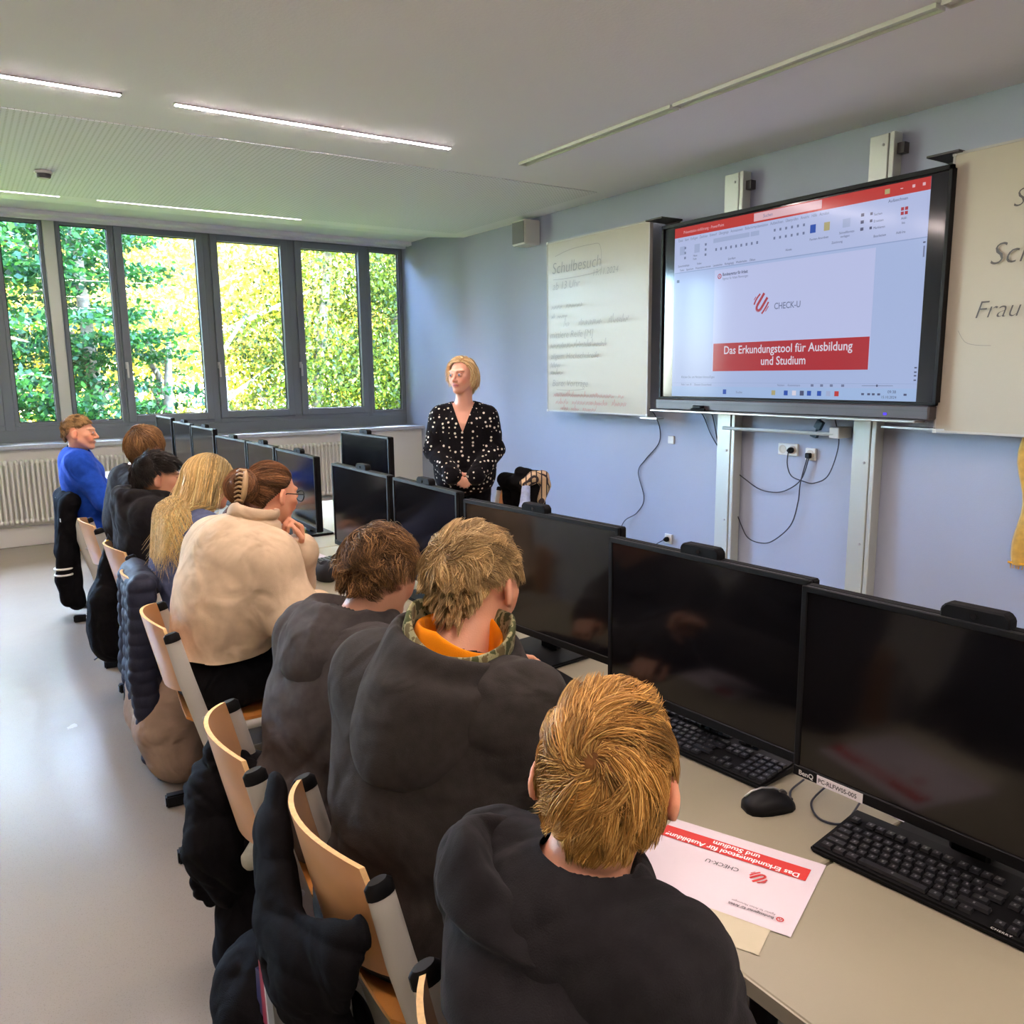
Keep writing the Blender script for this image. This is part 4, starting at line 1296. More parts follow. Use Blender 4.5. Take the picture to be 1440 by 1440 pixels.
# ================================================================== chairs
def make_chair(name, label, loc, rz, group='school chairs along the near row'):
    """origin under the seat centre, forward +x, caps at x=-.21 z=.77"""
    r = thing(name, label, 'chair', loc, rz, group)
    for s in (1, -1):
        y = s * .205
        p = MB().tube([(-.215, y, .765), (-.185, y, .63), (-.105, y, .33), (-.04, y, .045)], [.024, .026, .026, .024], 12, flat=((0, 1, 0), .5))
        mk('post', p, 'chair_metal', r, smooth=True)
        cp = MB().tube([(-.2145, y, .762), (-.219, y, .782), (-.221, y, .79)], [.0255, .025, .017], 14, flat=((0, 1, 0), .55))
        mk('end_cap', cp, 'black_plastic', r, smooth=True)
        q = MB().tube([(-.19, y, .022), (.22, y, .022)], .020, 10, flat=((0, 1, 0), .85))
        q.tube([(-.045, y, .03), (-.035, y, .07)], .02, 8)
        mk('runner', q, 'chair_metal', r, smooth=True)
        for e0, e1 in ((-.255, -.175), (.215, .29)):
            mk('foot', MB().bb(e0, e1, y - .02, y + .02, 0, .046), 'black_plastic', r, bevel=.006, seg=2)
        b_ = MB().tube([(-.13, y * .93, .43), (.02, y * .93, .43), (.21, y * .93, .435)], .017, 10)
        b_.tube([(-.13, y * .93, .43), (-.13, y, .44)], .017, 8)
        mk('seat_rail', b_, 'chair_metal', r, smooth=True)
        bt = MB().lathe([(.008, 0), (.008, .004), (.003, .006)], (-.14, y - s * -.012, .49), 8, axis=(0, s, 0))
        mk('screw', bt, 'alu', r)
    # seat: moulded plywood, turned down at the front
    b = MB(); nx, ny = 12, 10
    vs = []
    for i in range(nx + 1):
        u = i / nx
        x = -.19 + .41 * u
        for j in range(ny + 1):
            v = j / ny * 2 - 1
            w_ = .185 + .012 * math.sin(u * math.pi)
            if u < .12: w_ *= .86 + .14 * (u / .12)
            if u > .88: w_ *= 1 - .10 * ((u - .88) / .12)
            z = .455 + .012 * v * v - .010 * math.sin(u * math.pi) - .03 * max(0, (u - .8) / .2) ** 2 + .02 * max(0, (.2 - u) / .2) ** 2
            vs.append((x, v * w_, z))
    k = ny + 1
    fs = [(i * k + j, (i + 1) * k + j, (i + 1) * k + j + 1, i * k + j + 1) for i in range(nx) for j in range(ny)]
    n0 = len(vs)
    b.add(vs + [(x, y, z - .010) for x, y, z in vs], fs + [tuple(q + n0 for q in f[::-1]) for f in fs])
    bd = [i * k for i in range(nx + 1)] + [nx * k + j for j in range(1, k)] + [i * k + ny for i in range(nx - 1, -1, -1)] + [j for j in range(ny - 1, 0, -1)]
    b.f += [(bd[i], bd[i] + n0, bd[(i + 1) % len(bd)] + n0, bd[(i + 1) % len(bd)]) for i in range(len(bd))]; b.m += [0] * len(bd)
    mk('seat', b, 'seat_wood', r, smooth=True)
    # backrest: bent plywood between the posts
    b = MB(); ny, nz = 14, 8
    vs = []
    for j in range(nz + 1):
        v = j / nz
        for i in range(ny + 1):
            u = i / ny * 2 - 1
            e = 1 - .10 * abs(2 * v - 1) ** 3
            x = -.195 - .055 * (1 - u * u) - .035 * v + .02 * (1 - v)
            z = .575 + .225 * v + (.018 * (1 - u * u) if v > .5 else -.012 * (1 - u * u)) * abs(2 * v - 1)
            vs.append((x, u * .195 * e, z))
    k = ny + 1
    fs = [(j * k + i, j * k + i + 1, (j + 1) * k + i + 1, (j + 1) * k + i) for j in range(nz) for i in range(ny)]
    n0 = len(vs)
    b.add(vs + [(x - .010, y, z) for x, y, z in vs], fs + [tuple(q + n0 for q in f[::-1]) for f in fs])
    bd = [j for j in range(k)] + [j * k + ny for j in range(1, nz + 1)] + [nz * k + i for i in range(ny - 1, -1, -1)] + [j * k for j in range(nz - 1, 0, -1)]
    b.mi = 1
    b.f += [(bd[i], bd[i] + n0, bd[(i + 1) % len(bd)] + n0, bd[(i + 1) % len(bd)]) for i in range(len(bd))]; b.m += [1] * len(bd)
    mk('backrest', b, ['plywood', 'ply_edge'], r, smooth=True)
    return r


# (cap line x, centre y, turn)
chairs = [(.455, .72, -3, 'wooden school chair under the ginger blond boy at the bottom of the picture'),
          (.505, 1.345, -3, 'wooden school chair under the sandy haired boy, its near black cap beside his back'),
          (.470, 1.84, -8, 'wooden school chair standing behind the dark wavy haired boy, black bag at its side'),
          (.520, 2.92, -6, 'wooden school chair under the woman in beige'),
          (.56, 3.58, 0, 'wooden school chair under the puffer jacket, of the pupil with long blond hair'),
          (.59, 4.27, 2, 'wooden school chair with the black drawstring bag, of the boy with black hair'),
          (.575, 5.12, 0, 'wooden school chair behind the brown haired boy, its back edge free'),
          (.56, 6.20, -6, 'wooden school chair under the long black jacket, of the boy in blue')]
ch0 = None
for cx, cy, dg, lb in chairs:
    a = math.radians(dg)
    o = Vector((cx + .215 * math.cos(a), cy + .215 * math.sin(a), 0))
    if ch0 is None:
        ch0 = make_chair('school_chair', lb, o, a)
    else:
        dup(ch0, o, a, lb)
dup(ch0, (3.02, 4.72, 0), math.radians(190), 'school chair behind the standing woman with a dark coat and checked scarf on it', group='chairs of the opposite row')
# ================================================================== bodies and cloth: smooth-blended volumes turned into one surface
A3 = lambda p: np.array(p, np.float32)


def unit(v):
    v = np.array(v, float)
    return v / (np.linalg.norm(v) + 1e-12)


class Sdf:
    def __init__(self):
        self.ops = []

    def cap(self, a, b, ra, rb=None, k=.02, flat=None, sub=False):
        self.ops.append(('c', A3(a), A3(b), ra, ra if rb is None else rb, k, flat, sub)); return self

    def chain(self, pts, rs, k=.02, flat=None):
        n = len(pts)
        rs = rs if hasattr(rs, '__len__') else [rs] * n
        for i in range(n - 1):
            self.cap(pts[i], pts[i + 1], rs[i], rs[i + 1], k, flat)
        return self

    def ell(self, c, r, F=None, k=.02, sub=False):
        self.ops.append(('e', A3(c), A3(r), F, k, sub)); return self

    def build(self, h=.006, fold=None, smooth=1, seed=0):
        lo = np.full(3, 1e9); hi = -lo
        for o in self.ops:
            if o[-1]: continue
            if o[0] == 'c':
                r = max(o[3], o[4]) / (o[6][1] if o[6] else 1) + o[5]
                for p in (o[1], o[2]):
                    lo = np.minimum(lo, p - r); hi = np.maximum(hi, p + r)
            else:
                r = max(o[2]) + o[4]
                lo = np.minimum(lo, o[1] - r); hi = np.maximum(hi, o[1] + r)
        lo -= 3 * h; hi += 3 * h
        n = np.ceil((hi - lo) / h).astype(int) + 1
        ax = [np.float32(lo[i]) + np.arange(n[i], dtype=np.float32) * np.float32(h) for i in range(3)]
        D = np.full(tuple(n), .5, np.float32)
        for o in self.ops:
            if o[0] == 'c':
                _, a, b, ra, rb, k, flat, sub = o
                m = max(ra, rb) / (flat[1] if flat else 1) + k + 3 * h
                l_, h_ = np.minimum(a, b) - m, np.maximum(a, b) + m
            else:
                _, c, r, F, k, sub = o
                m = max(r) + k + 3 * h
                l_, h_ = c - m, c + m
            i0 = np.clip(((l_ - lo) / h).astype(int), 0, n); i1 = np.clip(((h_ - lo) / h).astype(int) + 2, 0, n)
            if (i1 <= i0).any(): continue
            sl = tuple(slice(i0[q], i1[q]) for q in range(3))
            X, Y, Z = np.meshgrid(ax[0][sl[0]], ax[1][sl[1]], ax[2][sl[2]], indexing='ij', sparse=True)
            if o[0] == 'c':
                px, py, pz = X - a[0], Y - a[1], Z - a[2]
                ab = b - a
                if flat:
                    nv = A3(unit(flat[0])); q = flat[1]
                    dn = (px * nv[0] + py * nv[1] + pz * nv[2]) * np.float32(1 - q)
                    px, py, pz = px - dn * nv[0], py - dn * nv[1], pz - dn * nv[2]
                    ab = ab - nv * float(ab @ nv) * (1 - q)
                L2 = float(ab @ ab) + 1e-9
                t = np.clip((px * ab[0] + py * ab[1] + pz * ab[2]) / L2, 0, 1)
                d = np.sqrt((px - t * ab[0]) ** 2 + (py - t * ab[1]) ** 2 + (pz - t * ab[2]) ** 2) - (ra + (rb - ra) * t)
            else:
                px, py, pz = X - c[0], Y - c[1], Z - c[2]
                if F is not None:
                    Fm = np.array(F, np.float32)
                    px, py, pz = (px * Fm[0, i] + py * Fm[1, i] + pz * Fm[2, i] for i in range(3))
                k0 = np.sqrt((px / r[0]) ** 2 + (py / r[1]) ** 2 + (pz / r[2]) ** 2)
                k1 = np.sqrt((px / r[0] ** 2) ** 2 + (py / r[1] ** 2) ** 2 + (pz / r[2] ** 2) ** 2) + 1e-6
                d = k0 * (k0 - 1) / k1
            d = d.astype(np.float32)
            C = D[sl]
            if sub:
                hh = np.clip(.5 - .5 * (C + d) / k, 0, 1)
                D[sl] = C + (-d - C) * hh + k * hh * (1 - hh)
            else:
                hh = np.clip(.5 + .5 * (C - d) / k, 0, 1)
                D[sl] = C + (d - C) * hh - k * hh * (1 - hh)
        if fold:
            msk = np.abs(D) < .04
            idx = np.nonzero(msk)
            P = np.stack([ax[i][idx[i]] for i in range(3)], 1)
            D[idx] += fold(P).astype(np.float32)
        V_, F_ = surfnets(D, h, lo)
        return V_, F_


def surfnets(D, h, lo):
    S = D < 0
    c = np.zeros(tuple(np.array(D.shape) - 1), np.uint8)
    for dx in (0, 1):
        for dy in (0, 1):
            for dz in (0, 1):
                c += S[dx:D.shape[0] - 1 + dx, dy:D.shape[1] - 1 + dy, dz:D.shape[2] - 1 + dz]
    act = (c > 0) & (c < 8)
    ii = np.argwhere(act)
    idm = np.full(act.shape, -1, np.int64); idm[act] = np.arange(len(ii))
    acc = np.zeros((len(ii), 3)); cnt = np.zeros(len(ii))
    cor = [(x, y, z) for x in (0, 1) for y in (0, 1) for z in (0, 1)]
    val = {q: D[ii[:, 0] + q[0], ii[:, 1] + q[1], ii[:, 2] + q[2]] for q in cor}
    for a in cor:
        for ax in range(3):
            if a[ax] == 0:
                b = list(a); b[ax] = 1; b = tuple(b)
                va, vb = val[a], val[b]
                m = (va < 0) != (vb < 0)
                t = np.where(m, va / (va - vb + 1e-20), 0)
                p = np.tile(np.array(a, float), (len(ii), 1)); p[:, ax] = t
                acc[m] += p[m]; cnt[m] += 1
    V_ = (ii + acc / np.maximum(cnt, 1)[:, None]) * h + np.array(lo)
    Fs = []
    for ax in range(3):
        s0 = [slice(None)] * 3; s1 = [slice(None)] * 3
        s0[ax] = slice(0, -1); s1[ax] = slice(1, None)
        A_, B_ = S[tuple(s0)], S[tuple(s1)]
        e = np.argwhere(A_ != B_)
        o1, o2 = [q for q in range(3) if q != ax]
        e = e[(e[:, o1] > 0) & (e[:, o2] > 0) & (e[:, o1] < D.shape[o1] - 1) & (e[:, o2] < D.shape[o2] - 1)]
        u = np.zeros(3, int); u[o1] = 1; w = np.zeros(3, int); w[o2] = 1
        q = [idm[tuple((e - u - w).T)], idm[tuple((e - w).T)], idm[tuple(e.T)], idm[tuple((e - u).T)]]
        Q = np.stack(q, 1)
        fl = A_[tuple(e.T)]
        if ax == 1: fl = ~fl
        Q[~fl] = Q[~fl][:, ::-1]
        Fs.append(Q)
    F_ = np.concatenate(Fs)
    F_ = F_[(F_ >= 0).all(1)]
    return V_, F_


def folds(seed, amp=.006, freq=14, dirs=None, sharp=3.0, where=None):
    """wrinkles of cloth: warped ridges"""
    rg = np.random.RandomState(seed)
    ds = []
    for i in range(5):
        d = rg.randn(3) if dirs is None else np.array(dirs[i % len(dirs)]) + .35 * rg.randn(3)
        ds.append((unit(d), rg.rand() * 6.28, .7 + .7 * rg.rand(), rg.randn(3) * 6, rg.rand() * 6.28))

    def f(P):
        o = 0
        for d, ph, fr, wd, wp in ds:
            warp = 1.4 * np.sin(P @ wd + wp) + .8 * np.sin(P @ (wd[::-1] * 1.7) + ph)
            s = np.sin(P @ d * freq * fr * 2 + warp + ph)
            m = .5 + .5 * np.sin(P @ (wd * .9) + wp * 2)
            o = o + (1 - np.abs(s)) ** sharp * m
        o = o / len(ds) * 2.6 - .45
        if where is not None: o = o * where(P)
        return o * amp
    return f


# cloth and skin materials
def cloth(name, c, rough=.95, noise=.10, bump=.22, bscale=500, sheen=.04, nscale=40):
    m = mat(name, c, rough, noise=noise, nscale=nscale, bump=bump, bscale=bscale, sheen=sheen, spec=.04)
    N, L = m.node_tree.nodes, m.node_tree.links
    tc = [n for n in N if n.type == 'TEX_COORD'][0]
    b0 = [n for n in N if n.type == 'BUMP']
    n = N.new('ShaderNodeTexNoise'); n.inputs['Scale'].default_value = 6; n.inputs['Detail'].default_value = 1.6
    n.inputs['Distortion'].default_value = 1.3; n.inputs['Roughness'].default_value = .45
    L.new(tc.outputs['Object'], n.inputs['Vector'])
    b = N.new('ShaderNodeBump'); b.inputs['Strength'].default_value = .6; b.inputs['Distance'].default_value = .05
    L.new(n.outputs['Fac'], b.inputs['Height'])
    if b0: L.new(b.outputs['Normal'], b0[0].inputs['Normal'])
    else: L.new(b.outputs['Normal'], N['Principled BSDF'].inputs['Normal'])
    return m


M['skin'] = mat('skin', (1, 1, 1, 1), .5, attr=True, bump=.08, bscale=300, spec=.35)
M['skin'].node_tree.nodes['Principled BSDF'].inputs['Subsurface Weight'].default_value = .06
M['skin'].node_tree.nodes['Principled BSDF'].inputs['Subsurface Radius'].default_value = (.02, .008, .004)
M['eye'] = mat('eye', (1, 1, 1, 1), .4, attr=True, spec=.2)
M['hair'] = mat('hair', (1, 1, 1, 1), .5, attr=True, spec=.16)
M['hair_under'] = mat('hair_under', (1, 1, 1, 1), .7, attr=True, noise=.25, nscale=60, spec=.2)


def head_frame(f, roll=0.0):
    f = unit(f); up = np.array([0, 0, 1.])
    r = unit(np.cross(f, up)); u = np.cross(r, f)
    if roll:
        c_, s_ = math.cos(roll), math.sin(roll)
        r, u = r * c_ + u * s_, u * c_ - r * s_
    return np.stack([r, f, u], 1)          # columns: right, forward, up


def add_head(S, c, F, s=1.0, fem=False, mouth_open=0):
    c = np.array(c, float)
    L = lambda x, y, z: c + F @ (np.array([x, y, z]) * s)
    e = lambda p, r, k=.01, sub=False, G=None: S.ell(L(*p), np.array(r) * s, F if G is None else G, k * s, sub)
    cp = lambda a, b, ra, rb, k=.01: S.cap(L(*a), L(*b), ra * s, rb * s, k * s)
    e((0, -.012, .028), (.073, .094, .086), .02)
    e((0, .022, -.018), (.061, .068, .078), .02)
    for q in (-1, 1):
        cp((q * .048, .002, -.042), (q * .018, .058, -.090), .018, .016, .025)
        cp((q * .045, .060, -.012), (q * .030, .072, -.04), .017, .016, .02)
        cp((q * .012, .091, .026), (q * .044, .076, .029), .0075, .0075, .016)
    e((0, .070, -.092), (.018, .016, .016), .016)
    cp((0, .060, -.05), (0, .068, -.084), .027, .018, .02)
    for q in (-1, 1):
        e((q * .031, .102, .004), (.015, .012, .008), .010, True)
        e((q * .031, .0815, .003), (.0150, .0150, .0125), .005)
    cp((0, .090, .012), (0, .112, -.026), .0075, .010, .010)
    e((0, .106, -.030), (.0115, .012, .010), .006)
    for q in (-1, 1):
        e((q * .0115, .099, -.032), (.0075, .009, .0075), .005)
        e((q * .007, .108, -.041), (.0035, .004, .004), .003, True)
    e((0, .089, -.0545), (.021, .011, .0055), .005); e((0, .087, -.0655), (.018, .011, .0065), .005)
    e((0, .100, -.0600), (.022, .006, .0018), .002, True)
    for q in (-1, 1):
        ef = F @ np.array(Matrix.Rotation(q * .50, 3, 'Z') @ Matrix.Rotation(-.22, 3, 'X'))
        S.ell(L(q * .084, -.012, -.004), np.array([.009, .019, .031]) * s, ef, .006 * s)
        S.ell(L(q * .094, -.006, .002), np.array([.006, .011, .019]) * s, ef, .004 * s, True)
        S.ell(L(q * .078, -.003, -.028), np.array([.007, .009, .011]) * s, ef, .004 * s)
    return L


def skin_colors(V_, c, F, s, base, lips=(.55, .22, .19), brow=None, stubble=0, blush=1.0):
    q = (V_ - np.array(c)) @ F / s
    col = np.tile(np.array(base[:3]), (len(V_), 1))

    def blend(w, t):
        nonlocal col
        w = np.clip(w, 0, 1)[:, None]
        col = col * (1 - w) + np.array(t) * w
    g = lambda x, y, z, rx, ry, rz: np.exp(-(((np.abs(q[:, 0]) - x) / rx) ** 2 + ((q[:, 1] - y) / ry) ** 2 + ((q[:, 2] - z) / rz) ** 2))
    red = np.array(base[:3]) * np.array([1.08, .72, .68])
    blend(.75 * blush * g(.045, .07, -.03, .02, .03, .022), red)
    blend(.85 * blush * g(.080, -.01, -.004, .012, .03, .04), red)
    blend(.6 * blush * g(0, .112, -.03, .014, .016, .014), red)
    lw = ((np.abs(q[:, 0]) < .023) & (q[:, 1] > .078) & (np.abs(q[:, 2] + .060) < .011 * (1 - (np.abs(q[:, 0]) / .026) ** 2) + .001)).astype(float)
    blend(.8 * lw, lips)
    blend(((q[:, 1] > .088) & (np.abs(q[:, 2] + .0600) < .0016) & (np.abs(q[:, 0]) < .021)).astype(float) * .8, np.array(lips) * .35)
    if brow is not None:
        arch = .0235 + .004 * np.cos((np.abs(q[:, 0]) - .032) * 60)
        bw = ((np.abs(np.abs(q[:, 0]) - .032) < .019) & (q[:, 1] > .06) & (np.abs(q[:, 2] - arch) < .0042)).astype(float)
        blend(.6 * bw, brow)
    # lash line
    ew = ((np.abs(np.abs(q[:, 0]) - .031) < .014) & (q[:, 1] > .075) & (np.abs(q[:, 2] - .0115 + 12 * (np.abs(q[:, 0]) - .031) ** 2) < .0022)).astype(float)
    blend(.7 * ew, (.06, .04, .035))
    if stubble:
        blend(stubble * ((q[:, 2] < -.045) & (q[:, 1] > -.01)).astype(float), np.array(base[:3]) * .6)
    return col


def eyes(root, L, F, s, loc, iris=(.10, .16, .22)):
    for q in (-1, 1):
        mb = MB()
        c = L(q * .031, .0835, .0035)
        n = 10
        vs = []; cols = []
        for i in range(n + 1):
            th = math.pi * i / n * .27
            for j in range(16):
                ph = 2 * math.pi * j / 16
                d = np.array([math.sin(th) * math.cos(ph), math.cos(th), math.sin(th) * math.sin(ph)])
                vs.append(c + F @ (d * .0128 * s) - np.array(loc))
                cols.append((.01, .01, .01) if th < .22 else (iris if th < .52 else (.40, .35, .33)))
        fs = [(i * 16 + j, i * 16 + (j + 1) % 16, (i + 1) * 16 + (j + 1) % 16, (i + 1) * 16 + j) for i in range(n) for j in range(16)]
        np_mesh('eye', np.array(vs), np.array(fs), 'eye', root, col=np.array(cols), smooth=True)


def add_hand(S, w, d, nrm, side, curl=(.5, .5, .55, .6), thumb=.5, s=1.0, spread=.12):
    """w wrist, d pointing direction, nrm out of the palm, side = direction of the thumb (unit)"""
    w = np.array(w, float); d = unit(d); nrm = unit(np.array(nrm) - d * np.dot(nrm, d)); t = unit(np.array(side) - d * np.dot(side, d) - nrm * np.dot(side, nrm))
    S.cap(w, w + d * .03 * s, .021 * s, .022 * s, .012 * s, (nrm, 1.25) if False else None)
    K = []
    for i, (off, ln) in enumerate(((.027, .086), (.009, .090), (-.009, .086), (-.026, .078))):
        a = w + d * .018 * s + t * off * .6 * s
        k = w + d * ln * s + t * off * s
        S.cap(a, k, .013 * s, .0105 * s, .009 * s)
        K.append(k)
    for i, (k, ls) in enumerate(zip(K, ((.040, .024, .020), (.045, .027, .021), (.041, .026, .021), (.032, .020, .018)))):
        c_ = curl[i]
        p = k; ang = c_ * .8
        dd = unit(d + t * spread * (1.5 - i) * .5)
        for j, l in enumerate(ls):
            v = dd * math.cos(ang) + nrm * math.sin(ang)
            q = p + v * l * s
            S.cap(p, q, (.0092 - .0009 * j) * s, (.0085 - .0010 * j) * s, .003 * s)
            p = q; ang += c_ * (1.2 if j == 0 else .8)
    b = w + d * .022 * s + t * .020 * s + nrm * .006 * s
    v1 = unit(d * .65 + t * .75 + nrm * .35 * thumb)
    m = b + v1 * .042 * s
    v2 = unit(d * .85 + t * (.35 - .5 * thumb) + nrm * .7 * thumb)
    m2 = m + v2 * .030 * s
    v3 = unit(d * .9 + t * (.1 - .8 * thumb) + nrm * .8 * thumb)
    S.cap(b, m, .014 * s, .0105 * s, .008 * s).cap(m, m2, .0105 * s, .0095 * s, .003 * s).cap(m2, m2 + v3 * .024 * s, .0095 * s, .008 * s, .003 * s)


# ------------------------------------------------------------------ hair
CR = np.array([0, -.012, .028])


def hair_rad(z, th=0.0):
    return None


def hairline(D_, style='short'):
    """True where hair grows; D_ unit directions in the head frame from the skull centre"""
    phi = np.degrees(np.arctan2(np.abs(D_[:, 0]), D_[:, 1]))      # 0 front .. 180 back
    zz = D_[:, 2]
    xs = [0, 35, 55, 72, 85, 100, 125, 150, 180]
    if style == 'short':
        ys = [.50, .46, .34, .02, -.12, -.20, -.46, -.62, -.66]
    elif style == 'fade':
        ys = [.50, .46, .36, .10, .0, .02, -.30, -.60, -.68]
    elif style == 'bob':
        ys = [.62, .58, .44, .15, -.15, -.35, -.65, -.80, -.85]
    else:
        ys = [.56, .52, .36, .05, -.1, -.25, -.6, -.80, -.85]
    ear = (phi > 76) & (phi < 108) & (zz < .16) & (style != 'long')
    return (zz > np.interp(phi, xs, ys)) & ~ear


RZL = .125


def rad_of(z, th):
    """half axes of the hair surface: longer below the ears"""
    R_ = np.tile(np.array([.0735 + th * .6, .0955 + th, .0875 + th]), (len(z), 1))
    R_[z < 0, 2] = RZL + th * .5
    return R_


def hair_shell(root, c, F, s, loc, th, color, style='short', extra=None, seed=0, fz=.05):
    """the mass of hair under the strands"""
    nt, npn = 60, 100
    th_ = np.linspace(.02, math.pi - .25, nt); ph_ = np.linspace(0, 2 * math.pi, npn, endpoint=False)
    T_, P_ = np.meshgrid(th_, ph_, indexing='ij')
    d = np.stack([np.sin(T_) * np.cos(P_), np.sin(T_) * np.sin(P_), np.cos(T_)], 2).reshape(-1, 3)
    rad = rad_of(d[:, 2], th)
    b = folds(seed, fz, 1.3, sharp=1.5)(d * 3)
    p = d * rad * (1 + b)[:, None] + CR
    W = p * s @ F.T + np.array(c) - np.array(loc)
    i = np.arange(nt - 1)[:, None] * npn + np.arange(npn)[None]
    j = np.arange(nt - 1)[:, None] * npn + (np.arange(npn)[None] + 1) % npn
    F_ = np.stack([i, i + npn, j + npn, j], 2).reshape(-1, 4)
    ok = hairline(d, style)
    F_ = F_[ok[F_].all(1)]
    u, inv = np.unique(F_, return_inverse=True)
    W = W[u]; F_ = inv.reshape(F_.shape)
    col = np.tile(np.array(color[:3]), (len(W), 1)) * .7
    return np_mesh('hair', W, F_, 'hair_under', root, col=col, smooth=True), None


def strands(root, c, F, s, loc, N, L_, K, flow, color, th=.008, lift=.10, width=.0011, style='short', grav=0.0, jitter=.25, clump=.55, ncl=250,
            var=.28, seed=1, tip=1.25, curl=0.0, roots=None, name='strands', lenf=None, gdir=(0, 0, -1), rfix=None, color2=None, cjit=.35, clift=.5, collide=None, stick=False):
    rg = np.random.RandomState(seed)
    if roots is None:
        d = rg.randn(int(N * 2.6), 3); d /= np.linalg.norm(d, axis=1)[:, None]
        d = d[hairline(d, style)][:N]
    else:
        d = roots(rg, N)
    N = len(d)
    radf = (lambda z: rad_of(z, th)) if rfix is None else (lambda z: np.tile(np.array(rfix), (len(z), 1)))
    P = np.zeros((N, K + 1, 3)); p = d * radf(d[:, 2])
    ci = rg.choice(N, min(max(ncl, 1), N), replace=False)
    best = np.zeros(N, int); bd = np.full(N, 1e9)
    for j in ci:
        dd = ((p - p[j]) ** 2).sum(1)
        m = dd < bd; best[m] = j; bd[m] = dd[m]
    P[:, 0] = p * .985
    g = np.array(gdir, float) @ F        # world gravity in the head frame
    Ls = L_ * (.7 + .5 * rg.rand(N))
    if lenf is not None: Ls = Ls * lenf(d)
    jv = rg.randn(N, 3) * jitter + rg.randn(N, 3)[best] * cjit
    lf = (.35 + .9 * rg.rand(N)) * (1 + clift * rg.randn(N)[best]).clip(.2, 3)
    ph = rg.rand(N) * 6.28
    for k in range(1, K + 1):
        t = k / K
        rad = radf(p[:, 2])
        n = p / rad ** 2; n /= np.linalg.norm(n, axis=1)[:, None]
        v = flow(p / rad, n, t)
        v = v + jv + grav * g
        if curl:
            bt = np.cross(n, v)
            v = v + curl * bt * np.sin(ph + t * 7)[:, None] + curl * .5 * n * np.cos(ph + t * 7)[:, None]
        q = np.linalg.norm(p / rad, axis=1)
        on = q < (9 if stick else 1 + lift * 1.5 + .02)
        vn = (v * n).sum(1)
        v = v - n * np.where(on, vn, np.minimum(vn, 0) * 0)[:, None]
        v /= np.linalg.norm(v, axis=1)[:, None] + 1e-9
        p = p + v * (Ls / K)[:, None]
        q = np.linalg.norm(p / rad, axis=1)
        tgt = 1 + lift * (t ** .7) * lf
        sc = np.where((q < tgt) | stick, tgt / q, 1)
        p = p * sc[:, None]
        P[:, k] = p
    # clumps
    if clump and ncl:
        tt = (np.arange(K + 1) / K)[None, :, None] ** 1.2
        P = P + (P[best] - P) * clump * tt * (.6 + .4 * rg.rand(N))[:, None, None]
    W = (P + CR) * s @ F.T + np.array(c) - np.array(loc)
    if collide is not None:
        a_, b_, r_ = np.array(collide[0]) - loc, np.array(collide[1]) - loc, collide[2]
        ab = b_ - a_
        tt_ = np.clip(((W - a_) @ ab) / (ab @ ab), 0, 1)
        q_ = a_ + tt_[..., None] * ab
        df = W - q_
        df[..., 0] = -np.abs(df[..., 0]) - .01
        sc_ = np.sqrt((df[..., 0] / r_[0]) ** 2 + (df[..., 1] / r_[1]) ** 2 + (df[..., 2] / r_[2]) ** 2)
        sc_ = sc_ / np.clip((collide[3] - W[..., 2] - loc[2]) / .14, .01, 1)
        ins = sc_ < 1
        W = np.where(ins[..., None], q_ + df / np.maximum(sc_, .4)[..., None], W)
    T = np.gradient(W, axis=1); T /= np.linalg.norm(T, axis=2)[:, :, None] + 1e-9
    rad = radf(P[:, 0, 2])[:, None, :]
    nn = ((P / rad ** 2) @ F.T); nn /= np.linalg.norm(nn, axis=2)[:, :, None]
    B = np.cross(T, nn); B /= np.linalg.norm(B, axis=2)[:, :, None] + 1e-9
    N2 = np.cross(B, T)
    prof = np.interp(np.arange(K + 1) / K, [0, .5, 1], [1, .9, .12])[None, :, None] * width * (.7 + .7 * rg.rand(N))[:, None, None]
    rings = [W + B * prof, W - B * prof * .5 + N2 * prof * .8, W - B * prof * .5 - N2 * prof * .8]
    V_ = np.stack(rings, 2).reshape(-1, 3)
    base = (np.arange(N) * (K + 1) * 3)[:, None, None, None] + (np.arange(K) * 3)[None, :, None, None]
    quad = np.array([[0, 1, 4, 3], [1, 2, 5, 4], [2, 0, 3, 5]])[None, None]
    F_ = (base + quad).reshape(-1, 4)
    cv = (1 + var * rg.randn(N) * .5 + var * rg.randn(N)[best] * .9).clip(.35, 1.9)
    tc = np.interp(np.arange(K + 1) / K, [0, .4, 1], [.72, 1, tip])
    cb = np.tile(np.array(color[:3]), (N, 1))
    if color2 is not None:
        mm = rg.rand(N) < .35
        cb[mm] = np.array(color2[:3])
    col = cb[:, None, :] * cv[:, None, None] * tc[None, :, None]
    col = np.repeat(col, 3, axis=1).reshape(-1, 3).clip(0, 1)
    return np_mesh(name, V_, F_, 'hair', root, col=col, smooth=True)


def whorl(w, swirl=.5, fwd=(0, 0, 0), fw=0.0, down=0.0):
    w = unit(w)

    def f(q, n, t):
        qn = q / np.linalg.norm(q, axis=1)[:, None]
        a = qn - w
        a = a - n * (a * n).sum(1)[:, None]
        a /= np.linalg.norm(a, axis=1)[:, None] + 1e-6
        b = np.cross(n, a)
        dist = np.arccos(np.clip(qn @ w, -1, 1))[:, None]
        sw = swirl * np.exp(-dist * .9)
        return a + b * sw + np.array(fwd) * fw + np.array([0, 0, -1]) * down
    return f


